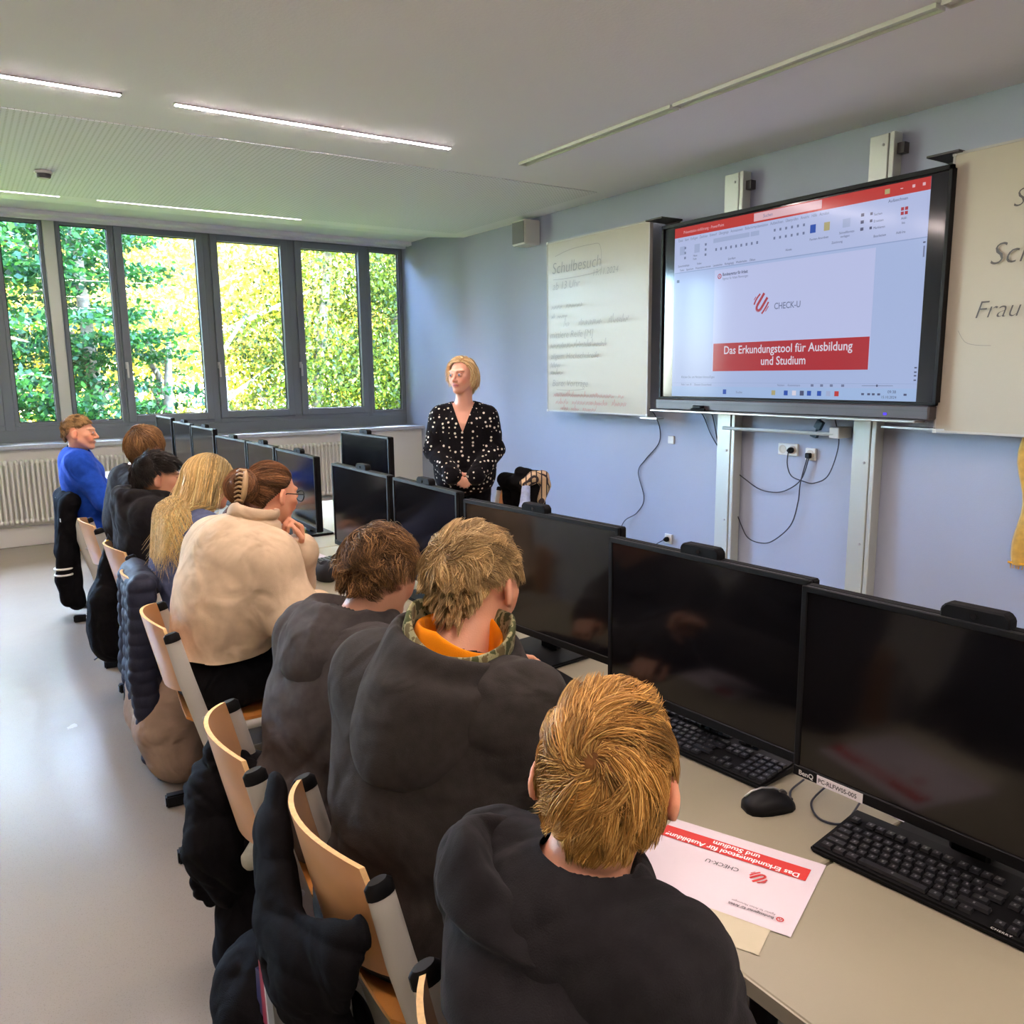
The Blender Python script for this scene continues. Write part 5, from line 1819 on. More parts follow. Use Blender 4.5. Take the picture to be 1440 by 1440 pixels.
# ------------------------------------------------------------------ figures
def skeleton(hip, c7, bf, el, wl, er, wr, knees=None, ankles=None, s=1.0, shw=.175):
    hip, c7 = np.array(hip, float), np.array(c7, float)
    bf = unit([bf[0], bf[1], 0])
    rt = np.cross(bf, [0, 0, 1])
    up = unit(c7 - hip)
    sk = dict(hip=hip, c7=c7, bf=bf, rt=rt, up=up, s=s)
    sk['fw'] = unit(bf - up * np.dot(bf, up))
    sk['sr'] = c7 + rt * shw * s - up * .055 * s + sk['fw'] * .02
    sk['sl'] = c7 - rt * shw * s - up * .055 * s + sk['fw'] * .02
    sk['er'], sk['wr'], sk['el'], sk['wl'] = (np.array(v, float) for v in (er, wr, el, wl))
    hr, hl = hip + rt * .09 * s, hip - rt * .09 * s
    sk['hr'], sk['hl'] = hr, hl
    if knees is None:
        sk['kr'] = hr + bf * .40 * s + rt * .05 + np.array([0, 0, -.02]); sk['kl'] = hl + bf * .40 * s - rt * .05 + np.array([0, 0, -.02])
    else:
        sk['kr'], sk['kl'] = (np.array(v, float) for v in knees)
    if ankles is None:
        for q in 'rl':
            k = sk['k' + q]; sk['a' + q] = np.array([k[0] - bf[0] * .05, k[1] - bf[1] * .05, .085])
    else:
        sk['ar'], sk['al'] = (np.array(v, float) for v in ankles)
    return sk


def torso(S, sk, t=0.0, k=.045, W=1.0, belly=0.0):
    s, rt, up, fw, hip, c7 = (sk[q] for q in ('s', 'rt', 'up', 'fw', 'hip', 'c7'))
    S.cap(hip - rt * .055 * s * W, hip + rt * .055 * s * W, (.105 + t) * s * W, None, k)
    low = hip + up * .05 * s; mid = hip + (c7 - hip) * .45 + fw * .01 - sk['fw'] * .015; chest = c7 - up * .15 * s + fw * .015
    S.cap(low, mid, (.098 + belly + t) * s * W, (.098 + belly * .6 + t) * s * W, k, (rt, .72))
    S.cap(mid, chest, (.100 + belly * .5 + t) * s * W, (.108 + t) * s * W, k, (rt, .68))
    S.cap(chest, c7 - up * .07 * s, (.104 + t) * s * W, (.075 + t) * s * W, k, (rt, .62))
    for q in ('sr', 'sl'):
        S.cap(c7 - up * .035 * s, sk[q], (.050 + t) * s, (.058 + t) * s, k)


def arms(S, sk, t=0.0, k=.02, to_wrist=True, cuff=0.0, frac=1.0):
    s = sk['s']
    for q in 'rl':
        sh, e, w = sk['s' + q], sk['e' + q], sk['w' + q]
        S.cap(sh, e, (.050 + t) * s, (.041 + t) * s, k)
        w2 = e + (w - e) * frac
        S.cap(e, w2, (.041 + t) * s, (.027 + t + cuff) * s, k)


def legs(S, sk, t=0.0, k=.02, foot=True):
    s, bf = sk['s'], sk['bf']
    for q in 'rl':
        h_, kk, a = sk['h' + q], sk['k' + q], sk['a' + q]
        S.cap(h_, kk, (.088 + t) * s, (.058 + t) * s, k)
        S.cap(kk, a, (.055 + t) * s, (.037 + t) * s, k)
        if foot:
            S.cap(a - np.array([0, 0, .045]), a - np.array([0, 0, .052]) + bf * .14, .032, .026, .015)


def shoes(root, sk, loc, m='shoe_dark'):
    for q in 'rl':
        a = sk['a' + q]; bf = sk['bf']
        S = Sdf()
        z = np.array([0, 0, 1.])
        b = np.array([a[0], a[1], .0])
        S.cap(b - bf * .04 + z * .045, b + bf * .15 + z * .036, .042, .034, .02, (sk['rt'], 1.0))
        S.cap(b + z * .06, b + z * .10, .045, .046, .02)
        S.ell(b + z * -.06 + bf * .05, (.4, .4, .055), None, .004, True)
        V_, F_ = S.build(.008)
        np_mesh('shoe', V_ - loc, F_, m, root, smooth=True)


M['shoe_dark'] = mat('dark_shoe', srgb(34, 34, 38), .6)


def person(label, group=None, base=None, loc=None):
    return thing('person', label, 'person', loc, 0, group)


def loft_hood(root, loc, c, rt, fw, up, prof, m, name='hood', n=72, amp=.006, seed=1, k=6, freq=14):
    """a hood lying round the neck: profile (r, z) swept round; 0 right, 90 back, 180 left, 270 front"""
    rows = []
    for i in range(n):
        a = 2 * math.pi * i / n
        d = rt * math.cos(a) - fw * math.sin(a)
        pr = arc_pts([(r, z, 0) for r, z in prof(a)], k)
        rows.append([c + d * q.x + up * q.y for q in pr])
    A_ = np.array(rows)
    q = A_.shape[1]
    f = folds(seed, amp, freq, sharp=2.0)
    flat_ = A_.reshape(-1, 3)
    ctr = np.mean(A_, axis=1, keepdims=True)
    out = A_ - ctr; out /= np.linalg.norm(out, axis=2)[:, :, None] + 1e-9
    A_ = A_ + out * f(flat_).reshape(n, q, 1)
    i = np.arange(n)[:, None]; j = np.arange(q - 1)[None]
    F_ = np.stack([i * q + j + 0 * i, ((i + 1) % n) * q + j, ((i + 1) % n) * q + j + 1, i * q + j + 1], 2).reshape(-1, 4)
    return np_mesh(name, A_.reshape(-1, 3) - loc, F_[:, ::-1], m, root, smooth=True)
# ================================================================== people
def az(d, pitch=0.0):
    a, p = math.radians(d), math.radians(pitch)
    return np.array([math.cos(a) * math.cos(p), math.sin(a) * math.cos(p), math.sin(p)])


def body(root, loc, sk, hc, F, s, skin, h=.006, fem=False, hands=None, brow=None, legs_on=True, lips=(.55, .22, .19), stubble=0, W=1.0, neck=.050, belly=0.0, blush=1.0):
    S = Sdf()
    torso(S, sk, 0, W=W, belly=belly)
    arms(S, sk, 0)
    if legs_on: legs(S, sk, 0)
    L = add_head(S, hc, F, s, fem)
    nb = L(0, -.022, -.055)
    S.cap(sk['c7'] - sk['up'] * .03 + sk['fw'] * .02, nb, (neck + .008) * s, neck * s, .022)
    S.cap(sk['c7'] + sk['fw'] * .035 - sk['up'] * .03, L(0, .01, -.07), (neck - .004) * s, (neck - .012) * s, .02)
    if hands:
        for hd in hands: add_hand(S, **hd)
    else:
        for q in 'rl':
            d = unit(sk['w' + q] - sk['e' + q])
            side = (-sk['rt'] if q == 'r' else sk['rt'])
            add_hand(S, sk['w' + q], d, (0, 0, -1), side, curl=(.45, .5, .55, .6))
    V_, F_ = S.build(h)
    col = skin_colors(V_, hc, F, s, skin, brow=brow, lips=lips, stubble=stubble, blush=blush)
    o = np_mesh('body', V_ - loc, F_, 'skin', root, col=col, smooth=True)
    return o, L


def garment(root, loc, name, build, m, h=.007, fold=None, cut=None):
    S = Sdf(); build(S)
    V_, F_ = S.build(h, fold=fold)
    if cut is not None:
        f0 = cut(V_); keep = (f0[F_] > 0).any(1)
        F_ = F_[keep]
        nb = np.nonzero(f0 < 0)[0]
        for _ in range(2):                       # slide the rim vertices on to the cutting line
            e = 1e-4; f1 = cut(V_[nb])
            g = np.stack([(cut(V_[nb] + e * np.eye(3)[i]) - f1) / e for i in range(3)], 1)
            st = (-f1 / ((g ** 2).sum(1) + 1e-6))[:, None] * g
            V_[nb] += np.clip(st, -.012, .012)
        u, inv = np.unique(F_, return_inverse=True); V_ = V_[u]; F_ = inv.reshape(F_.shape)
    return np_mesh(name, V_ - loc, F_, m, root, smooth=True)


Zv = np.array([0, 0, 1.])


def trousers(root, loc, sk, m, t=.016, W=1.0, seed=3):
    def b(S):
        s = sk['s']
        S.cap(sk['hip'] - sk['rt'] * .055 * W, sk['hip'] + sk['rt'] * .055 * W, (.107 + t) * s * W, None, .03)
        S.cap(sk['hip'], sk['hip'] + sk['up'] * .10, (.100 + t) * s * W, (.098 + t) * s * W, .03, (sk['rt'], .75))
        legs(S, sk, t, .02, foot=False)
    return garment(root, loc, 'trousers', b, m, .009, folds(seed, .007, 16))


def top(root, loc, sk, m, t=.018, W=1.0, name='hoodie', extra=None, seed=1, amp=.008, freq=13, h=.007, cuff=.010, frac=.97, belly=0.0, down=.02, dirs=None, at_=0.0, nr=.072, nofs=(0, 0, 0)):
    def b(S):
        torso(S, sk, t, k=.06, W=W, belly=belly)
        S.cap(sk['hip'] - sk['rt'] * .05 + sk['up'] * down, sk['hip'] + sk['rt'] * .05 + sk['up'] * down, (.112 + t) * W * sk['s'], None, .03)
        arms(S, sk, t + .004 + at_, .05, cuff=cuff, frac=frac)
        if extra: extra(S)
    ax_ = unit(sk['up'] + sk['fw'] * .35)

    def ncut(V_):
        d = V_ - (sk['c7'] + sk['fw'] * .030 + np.array(nofs))
        z = d @ ax_
        return np.maximum(np.linalg.norm(d - z[:, None] * ax_, axis=1) - nr, -.07 - z)
    return garment(root, loc, name, b, m, h, folds(seed, amp, freq, dirs), cut=ncut)


def ringpts(c, e1, e2, r1, r2, a0, a1, n, dz=None):
    out = []
    for i in range(n + 1):
        a = math.radians(a0 + (a1 - a0) * i / n)
        p = np.array(c) + e1 * math.cos(a) * r1 + e2 * math.sin(a) * r2
        if dz is not None: p = p + Zv * dz(a)
        out.append(p)
    return out


M['cloth_black'] = cloth('black_jersey', srgb(34, 32, 33))
M['cloth_brownblack'] = cloth('washed_black_jersey', srgb(52, 48, 45))
M['cloth_charcoal'] = cloth('charcoal_jersey', srgb(66, 62, 60))
M['denim_black'] = cloth('black_denim', srgb(18, 18, 20), bump=.2)
M['cloth_beige'] = cloth('beige_fleece', srgb(196, 172, 142), nscale=14)
M['cloth_blue'] = cloth('royal_blue_sweater', srgb(36, 74, 170))
M['cloth_slate'] = cloth('slate_blue_knit', srgb(88, 96, 124))
M['orange'] = cloth('orange_lining', srgb(238, 140, 22), noise=.03)
M['tshirt_white'] = cloth('pale_shirt', srgb(214, 202, 184), noise=.03)


def camo():
    m = cloth('camouflage_lining', srgb(120, 112, 76))
    r = [n for n in m.node_tree.nodes if n.type == 'VALTORGB'][0]
    n = [n for n in m.node_tree.nodes if n.type == 'TEX_NOISE' and n.inputs['Scale'].default_value == 40][0]
    r.color_ramp.interpolation = 'CONSTANT'
    r.color_ramp.elements[0].position = 0; r.color_ramp.elements[0].color = srgb(74, 78, 50)
    r.color_ramp.elements[1].position = .45; r.color_ramp.elements[1].color = srgb(146, 140, 104)
    e = r.color_ramp.elements.new(.56); e.color = srgb(104, 92, 62)
    return m


M['camo'] = camo()

SK1 = srgb(222, 160, 126); SK2 = srgb(214, 158, 126)

# ------------------------------------------------------------------ 1: ginger blond boy, nearest, seen from behind
loc = np.array([.60, .70, 0.0])
P = person('nearest seated person in a black hoodie seen from behind, with ginger blond swirled hair', loc=loc)
sk = skeleton((.645, .72, .55), (.536, .722, .985), az(10), (.62, .96, .70), (.82, .93, .66), (.63, .50, .70), (.82, .56, .64), s=.96, shw=.142)
F = head_frame(az(42, -9), roll=-.04)
hc = np.array([.630, .740, 1.093])
body(P, loc, sk, hc, F, .98, SK1, h=.0055)


def prof1(a):
    B = max(0, math.sin(a)); L = math.exp(-((math.degrees(a) - 172) / 42) ** 2); Fr = max(0, -math.sin(a))
    Rr = math.exp(-((math.degrees(a) - 20) / 40) ** 2)
    D_ = .030 * math.exp(-((math.degrees(a) - 85) / 38) ** 2)
    return [(.060, -.04 - D_), (.064 + .012 * L, .0 - D_), (.074 + .034 * L, .030 + .022 * L - D_), (.088 + .040 * L, .042 + .034 * L + .01 * Rr - D_), (.102 + .044 * L, .034 + .030 * L - D_), (.112 + .048 * L + .014 * B, .006 - D_ * .5),
            (.112 + .03 * L + .015 * B, -.022), (.130 + .02 * L + .034 * B, -.040 - .01 * B), (.136 + .048 * B, -.070 - .02 * B), (.118 + .030 * B, -.095 - .03 * B), (.128 + .045 * B, -.108 - .045 * B), (.112 + .045 * B, -.13 - .06 * B), (.08, -.13 - .06 * B)]


loft_hood(P, loc, sk['c7'] + az(42) * .034 - Zv * .018 + az(-48) * .012, np.cross(az(42), Zv), az(42), Zv, prof1, 'cloth_black', seed=4, amp=.013, freq=11)
top(P, loc, sk, 'cloth_black', t=.016, seed=4, amp=.010, freq=11, h=.006, nr=.058, nofs=(.012, -.016, 0))
trousers(P, loc, sk, 'denim_black')
shoes(P, sk, loc)
HC1 = srgb(142, 101, 48)
w1 = (-.04, -.93, .34)
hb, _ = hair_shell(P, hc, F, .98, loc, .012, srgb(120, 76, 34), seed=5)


def flow1(q, n, t):
    v = whorl(w1, -1.15)(q, n, t)
    # crown falls forward over the top, sides and nape fall down
    top_ = np.clip(q[:, 2:3] * 1.5, 0, 1)
    return v + np.array([.25, .35, 0]) * top_ + np.array([.1, -.1, -.45]) * (1 - top_)


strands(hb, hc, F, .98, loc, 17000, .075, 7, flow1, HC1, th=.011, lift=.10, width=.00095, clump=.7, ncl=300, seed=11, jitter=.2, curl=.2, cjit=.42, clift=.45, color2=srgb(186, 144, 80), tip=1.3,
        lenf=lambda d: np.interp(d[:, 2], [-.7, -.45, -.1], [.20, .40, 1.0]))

# ------------------------------------------------------------------ 2: sandy haired boy, dark hoodie with orange collar
loc = np.array([.62, 1.36, 0.0])
P = person('sandy haired boy in a dark hoodie with orange collar, hand over the keyboard', loc=loc)
sk = skeleton((.65, 1.38, .55), (.705, 1.290, 1.055), az(24), (.86, 1.60, .79), (1.02, 1.66, .775), (.93, 1.13, .80), (1.01, 1.455, .865), s=1.0, shw=.172)
F = head_frame(az(26, -8), roll=.10)
hc = np.array([.825, 1.372, 1.178])
handd = unit([.15, .75, .35])
hands = [dict(w=sk['wr'], d=handd, nrm=unit([.9, -.1, -.35]), side=(-.25, -.3, .9), curl=(.75, .9, .95, 1.0), thumb=.7, s=1.0),
         dict(w=sk['wl'], d=unit([.8, -.3, 0]), nrm=(0, 0, -1), side=(0, -1, 0), curl=(.4, .45, .5, .5))]
body(P, loc, sk, hc, F, 1.0, SK2, h=.005, hands=hands, stubble=.25)
top(P, loc, sk, 'cloth_brownblack', t=.026, seed=8, amp=.009, freq=9, h=.0065)


def prof2(a):
    B = max(0, math.sin(a)) ** .7; L = math.exp(-((math.degrees(a) - 165) / 45) ** 2); R_ = math.exp(-((math.degrees(a) - 30) / 45) ** 2)
    R_ = -.035 * max(0, math.cos(a))
    return [(.082, -.03), (.092, .020 + R_), (.104 + .012 * L, .050 + .024 * L + R_), (.120 + .014 * L, .050 + .022 * L + R_), (.138 + .014 * L, .020 + R_), (.154 + .020 * B, -.030),
            (.158 + .030 * B, -.07 - .06 * B), (.150 + .028 * B, -.09 - .105 * B), (.130 + .02 * B, -.10 - .115 * B), (.10, -.09 - .10 * B)]


loft_hood(P, loc, sk['c7'] + sk['fw'] * .030 + sk['up'] * .018, sk['rt'], sk['fw'], sk['up'], prof2, 'cloth_brownblack', seed=9, amp=.006, freq=9)
c7, bf, rt, up = sk['c7'], sk['fw'], sk['rt'], sk['up']


def ploft(lift_):
    def pr(a):
        L = math.exp(-((math.degrees(a) - 165) / 50) ** 2)
        R_ = -.045 * max(0, math.cos(a - (.8 if lift_ else 0)))
        return [(.062 + lift_, -.03), (.068 + lift_, .016 + R_), (.076 + lift_, .066 + .026 * L * (lift_ > 0) + R_), (.086 + lift_, .066 + .024 * L * (lift_ > 0) + R_), (.090 + lift_, .02 + R_)]
    return pr


loft_hood(P, loc, c7 + bf * .030 + up * .020, rt, bf, up, ploft(0), 'orange', name='collar', seed=3, amp=.003)
loft_hood(P, loc, c7 + bf * .026 + up * .026, rt, bf, up, ploft(.018), 'camo', name='hood_lining', seed=5, amp=.003)
trousers(P, loc, sk, 'denim_black')
shoes(P, sk, loc)
HC2 = srgb(146, 118, 76)
hb, _ = hair_shell(P, hc, F, 1.0, loc, .006, srgb(120, 94, 62), style='fade', seed=6)


def flow2(q, n, t):
    v = whorl((.05, -.75, .65), .7)(q, n, t) * .8
    top_ = np.clip(q[:, 2:3] * 1.6, 0, 1)
    return v + np.array([.35, .9, .1]) * top_ + np.array([0, -.05, -.7]) * (1 - top_)


strands(hb, hc, F, 1.0, loc, 13000, .070, 7, flow2, HC2, th=.006, lift=.17, width=.00105, style='fade', clump=.8, ncl=300, seed=12, jitter=.2, curl=.6, cjit=.5, clift=.5, color2=srgb(188, 160, 112),
        lenf=lambda d: np.interp(d[:, 2], [-.5, -.1, .2, .5], [.10, .20, .8, 1.15]))
mkt('marker_pen', MB().tube([(1.01, 1.575, .945), (1.085, 1.675, .895)], .007, 8), 'dark_grey', 'dark pen held in the hand above the keyboard', 'pen')

# ------------------------------------------------------------------ 3: boy with dark wavy hair, bent forward
loc = np.array([.64, 1.87, 0.0])
P = person('person bent forward with dark brown wavy hair and charcoal hoodie, mid row', loc=loc)
sk = skeleton((.65, 1.87, .55), (.740, 1.885, .975), az(10), (.86, 2.14, .785), (1.05, 2.05, .775), (.87, 1.68, .785), (1.05, 1.78, .775), s=.98, shw=.170)
F = head_frame(az(20, -18), roll=.05)
hc = np.array([.855, 1.885, 1.100])
body(P, loc, sk, hc, F, .97, SK2, h=.007)


def prof3(a):
    B = max(0, math.sin(a)) ** .7; L = math.exp(-((math.degrees(a) - 165) / 45) ** 2)
    return [(.066, -.02), (.074, .015), (.088 + .02 * L, .042 + .01 * L), (.108 + .02 * L, .040), (.125 + .02 * L, .015), (.135 + .020 * B, -.03), (.14 + .03 * B, -.06 - .05 * B), (.12 + .02 * B, -.08 - .08 * B), (.09, -.08 - .07 * B)]


top(P, loc, sk, 'cloth_charcoal', t=.024, extra=None, seed=14, amp=.011, freq=12)
loft_hood(P, loc, sk['c7'] + sk['fw'] * .03 + sk['up'] * .02, sk['rt'], sk['fw'], sk['up'], prof3, 'cloth_charcoal', seed=15, amp=.012)
trousers(P, loc, sk, 'denim_black')
shoes(P, sk, loc)
hb, _ = hair_shell(P, hc, F, .97, loc, .010, srgb(52, 36, 24), style='short', seed=7)
strands(hb, hc, F, .97, loc, 7500, .105, 8, lambda q, n, t: whorl((.1, -.5, .85), .5)(q, n, t) + np.array([.2, .3, -.15]), srgb(84, 60, 38), th=.010, lift=.20, width=.0012, style='short',
        clump=.8, ncl=110, seed=13, jitter=.35, curl=1.0, cjit=.65, clift=.5, lenf=lambda d: np.interp(d[:, 2], [-.5, .0, .3], [.35, .6, 1.0]), color2=srgb(132, 98, 60), tip=1.5)

# ------------------------------------------------------------------ 4: woman in beige with claw clip and glasses
loc = np.array([.66, 2.93, 0.0])
P = person('woman in beige fleece with claw clip in her hair and glasses, hand at mouth', loc=loc)
sk = skeleton((.68, 2.93, .57), (.770, 2.870, 1.045), az(12), (1.01, 3.06, .80), (1.005, 2.925, .965), (.875, 2.61, .795), (1.00, 2.77, .775), s=1.02, shw=.175)
F = head_frame(az(18, -10), roll=.02)
hc = np.array([.915, 2.945, 1.175])
hands = [dict(w=sk['wr'], d=unit([.75, .6, -.05]), nrm=(0, 0, -1), side=(-.6, .7, 0), curl=(.75, .7, .75, .8), thumb=.4),
         dict(w=sk['wl'], d=unit([-.05, .02, 1]), nrm=unit([-.8, -.1, 0]), side=(0, -1, .1), curl=(1.1, 1.1, 1.15, 1.2), thumb=.6)]
body(P, loc, sk, hc, F, .97, SK1, h=.006, hands=hands, W=1.05)


def fleece(S):
    torso(S, sk, .040, k=.08, W=1.04)
    arms(S, sk, .030, .07, cuff=.012, frac=.92)
    c7, bf, rt, up = sk['c7'], sk['fw'], sk['rt'], sk['up']
    # dropped batwing sleeves and cropped hem
    S.cap(sk['sr'] - up * .05, (sk['er'] + sk['sr']) / 2 - up * .03, .075, .055, .05)
    S.cap(sk['sl'] - up * .05, (sk['el'] + sk['sl']) / 2 - up * .03, .075, .055, .05)


hem = lambda V_: np.maximum(V_[:, 2] - (.655 + .10 * (V_[:, 0] - .60)) + .006 * np.sin(V_[:, 1] * 40), V_[:, 0] - .86)
garment(P, loc, 'fleece', fleece, 'cloth_beige', .007, folds(21, .0035, 7, [(.4, .2, .9), (.2, -.5, .8), (.6, .1, .6)]), cut=hem)


def profc(a):
    B = math.sin(a)
    return [(.058, .01), (.064, .05), (.074, .078 + .006 * B), (.086, .074), (.090, .052), (.084, .040), (.098, .030), (.106, .008), (.098, -.010), (.116, -.022), (.125, -.05), (.11, -.075), (.08, -.08)]


loft_hood(P, loc, sk['c7'] + sk['fw'] * .04 + sk['up'] * .035, sk['rt'], sk['fw'], sk['up'], profc, 'cloth_beige', name='cowl_collar', seed=22, amp=.010, freq=12)


def shirt(S):
    S.cap(sk['hip'] - sk['rt'] * .06 + Zv * .02, sk['hip'] + sk['rt'] * .06 + Zv * .02, .128, None, .03)
    S.cap(sk['hip'], sk['hip'] + sk['up'] * .15, .118, .112, .03, (sk['rt'], .72))


garment(P, loc, 'shirt', shirt, 'tshirt_white', .008, folds(5, .004, 12), cut=lambda V_: V_[:, 2] - .60)
trousers(P, loc, sk, 'denim_black', t=.020, W=1.06)
shoes(P, sk, loc)
CB = srgb(98, 66, 42)


hb, _ = hair_shell(P, hc, F, .97, loc, .005, srgb(70, 46, 30), style='long', seed=8, fz=.01)
bk = MB(); bk.sphere(hc + F @ np.array([0, -.128, .020]) * .97 - loc, (.050, .056, .056), 12)
bko = mk('hair_knot', bk, mat('hair_knot_brown', srgb(74, 48, 32), .6), P, smooth='all')
strands(hb, hc, F, .97, loc, 6500, .13, 8, lambda q, n, t: (np.array([0, -1.25, .15]) - q) * 1.0, CB, th=.005, stick=True, lift=.05, width=.0011, style='long', clump=.5, ncl=160, seed=15, jitter=.08, var=.3, cjit=.12, clift=.4, color2=srgb(128, 90, 58))
# the twisted knot: strands wrapped over an oval
bc = hc + F @ np.array([0, -.128, .020]) * .97 - F @ CR
cdir = unit([.75, -.62, .15])
strands(bko, bc, F, 1.0, loc, 4200, .15, 9, lambda q, n, t: np.cross(np.tile(cdir, (len(q), 1)), n) + cdir * .25 * (1 - t), CB, rfix=(.054, .060, .060), stick=True, lift=.10, width=.0012, clump=.6,
        ncl=60, seed=16, jitter=.12, cjit=.3, var=.35, color2=srgb(136, 96, 62), roots=lambda rg, N: (lambda d: d / np.linalg.norm(d, axis=1)[:, None])(rg.randn(N, 3)))
# loose ends falling from the knot
for k, (pp, wd) in enumerate((([(.0, -.13, -.03), (.04, -.15, -.07), (.07, -.12, -.11), (.085, -.10, -.16)], .010), ([(-.02, -.14, -.04), (-.06, -.15, -.08), (-.055, -.15, -.12), (-.03, -.15, -.125)], .006),
                              ([(.02, -.13, -.03), (.07, -.11, -.05), (.10, -.06, -.075), (.09, -.03, -.10)], .008), ([(-.03, -.12, -.03), (-.07, -.11, -.06), (-.09, -.12, -.11)], .007))):
    rg = np.random.RandomState(40 + k); mb = MB()
    for j in range(26):
        o = rg.randn(3) * wd * .6
        mb.tube([hc + F @ (np.array(p) + o * (.4 + .25 * i) + rg.randn(3) * .002) - loc for i, p in enumerate(pp)], [.0014, .0014, .0012, .0005][:len(pp)], 4)
    mk('loose_lock', mb, mat('brown_hair_lock', srgb(88, 52, 36), .5), P, smooth='all')
# claw clip
cb = MB()
q0 = lambda x, y, z: hc + F @ np.array([x, y, z]) - loc
kc = np.array([0, -.128, .020]) * .97                      # middle of the knot
side = unit(np.cross(cdir, [0, 0, 1.]))
qq = lambda a_, z, out: hc + F @ (kc + cdir * (.062 + out) * math.cos(a_) + side * (.064 + out) * math.sin(a_) + np.array([0, 0, z])) - loc
cb.tube([qq(-.20, .052, -.006), qq(-.22, .03, .008), qq(-.22, -.005, .013), qq(-.20, -.04, .006), qq(-.16, -.062, -.012)], [.005, .009, .010, .009, .005], 8)
for k in range(8):
    z = .048 - .105 * k / 7
    o_ = .008 - 3.2 * (z + .004) ** 2
    cb.tube([qq(-.20, z, o_), qq(.06, z + .003, o_ + .004), qq(.32, z - .002, o_ - .010)], [.0052, .0042, .0022], 6)
mk('claw_clip', cb, mat('beige_clip_plastic', srgb(176, 146, 104), .35), P, smooth='all')
# glasses
gl = MB()
for s_ in (-1, 1):
    gl.tube([hc + F @ np.array([s_ * .033 + .023 * math.cos(a), .108 - .006 * abs(math.cos(a)), .002 + .020 * math.sin(a)]) - loc for a in np.linspace(0, 2 * math.pi, 19)[:-1]], .0020, 6, closed=True)
    gl.tube([q0(s_ * .056, .104, .006), q0(s_ * .074, .085, .008), q0(s_ * .080, .01, .008), q0(s_ * .081, -.02, -.004)], .0020, 6)
gl.tube([q0(-.011, .110, .006), q0(0, .114, .010), q0(.011, .110, .006)], .0018, 6)
mk('glasses', gl, 'black_plastic', P, smooth='all')
bt = MB().tube([sk['wl'] + np.array([.030 * math.cos(a), .030 * math.sin(a), .01]) - loc for a in np.linspace(0, 6.283, 17)[:-1]], .0025, 6, closed=True)
bt.sphere(sk['wl'] + np.array([.0, -.033, .01]) - loc, .008, 6)
mk('bracelet', bt, 'brass', P, smooth='all')

# ------------------------------------------------------------------ 5: long blond hair
loc = np.array([.68, 3.58, 0.0])
P = person('person with long straight blond hair in a slate blue sweater, beyond the woman in beige', loc=loc)
sk = skeleton((.70, 3.58, .56), (.760, 3.59, 1.02), az(5), (.92, 3.86, .79), (1.08, 3.76, .775), (.90, 3.36, .79), (1.06, 3.45, .775), s=.98, shw=.165)
F = head_frame(az(20, -14))
hc = np.array([.868, 3.625, 1.150])
body(P, loc, sk, hc, F, .95, SK1, h=.008)
top(P, loc, sk, 'cloth_slate', t=.026, name='sweater', seed=24, amp=.009, freq=10, h=.008)
trousers(P, loc, sk, 'denim_black'); shoes(P, sk, loc)
HB = srgb(196, 164, 104)
hb, _ = hair_shell(P, hc, F, .95, loc, .014, srgb(150, 120, 72), style='long', seed=9)


def flow5(q, n, t):
    a = np.stack([q[:, 0] * 1.2, -np.ones(len(q)) * .8, -np.ones(len(q)) * .35], 1)
    return a * max(0.0, 1 - t * 2.6)


strands(hb, hc, F, .95, loc, 9000, .46, 15, flow5, HB, th=.012, lift=.16, width=.0018, collide=((.70, 3.58, .60), (.755, 3.59, 1.0), (.135, .215, .135), 1.17), style='long', grav=.6, cjit=.06, clump=.55, ncl=90, seed=17, jitter=.07, gdir=(-.44, -.12, -.90),
        color2=srgb(222, 196, 140), lenf=lambda d: np.interp(d[:, 1], [-.5, .6], [1.0, .8]))

# ------------------------------------------------------------------ 6: black hair, black hoodie
loc = np.array([.68, 4.27, 0.0])
P = person('boy in profile with short black hair and a black hoodie', loc=loc)
sk = skeleton((.72, 4.27, .56), (.675, 4.245, 1.015), az(0), (.90, 4.52, .79), (1.07, 4.42, .775), (.88, 4.02, .79), (1.05, 4.12, .775), s=.98, shw=.170)
F = head_frame(az(-4, -4))
hc = np.array([.765, 4.20, 1.120])
body(P, loc, sk, hc, F, .98, srgb(196, 142, 108), h=.006, brow=(.03, .02, .015))
eyes(P, lambda x, y, z: hc + F @ np.array([x, y, z]) * .98, F, .98, loc, iris=(.08, .04, .02))


def hood6(S):
    c7, bf, rt, up = sk['c7'], sk['fw'], sk['rt'], sk['up']
    G = np.stack([rt, unit(bf), up], 1)
    S.ell(c7 - bf * .075 - up * .04, (.145, .050, .105), G, .025)
    S.chain(ringpts(c7 + bf * .03 + up * .025, rt, -bf, .120, .105, -70, 250, 12, lambda a: .02 * math.sin(a)), [.032] * 13, .018)


top(P, loc, sk, 'cloth_black', t=.026, extra=hood6, seed=26, amp=.010, freq=12, h=.008)
trousers(P, loc, sk, 'denim_black'); shoes(P, sk, loc)
hb, _ = hair_shell(P, hc, F, .98, loc, .010, srgb(26, 22, 20), style='fade', seed=10)
strands(hb, hc, F, .98, loc, 4000, .048, 5, lambda q, n, t: whorl((0, -.6, .8), .4)(q, n, t) + np.array([0, .5, -.25]), srgb(38, 32, 27), th=.009, lift=.16, width=.0014, style='fade', clump=.5, ncl=120, seed=18, cjit=.5)

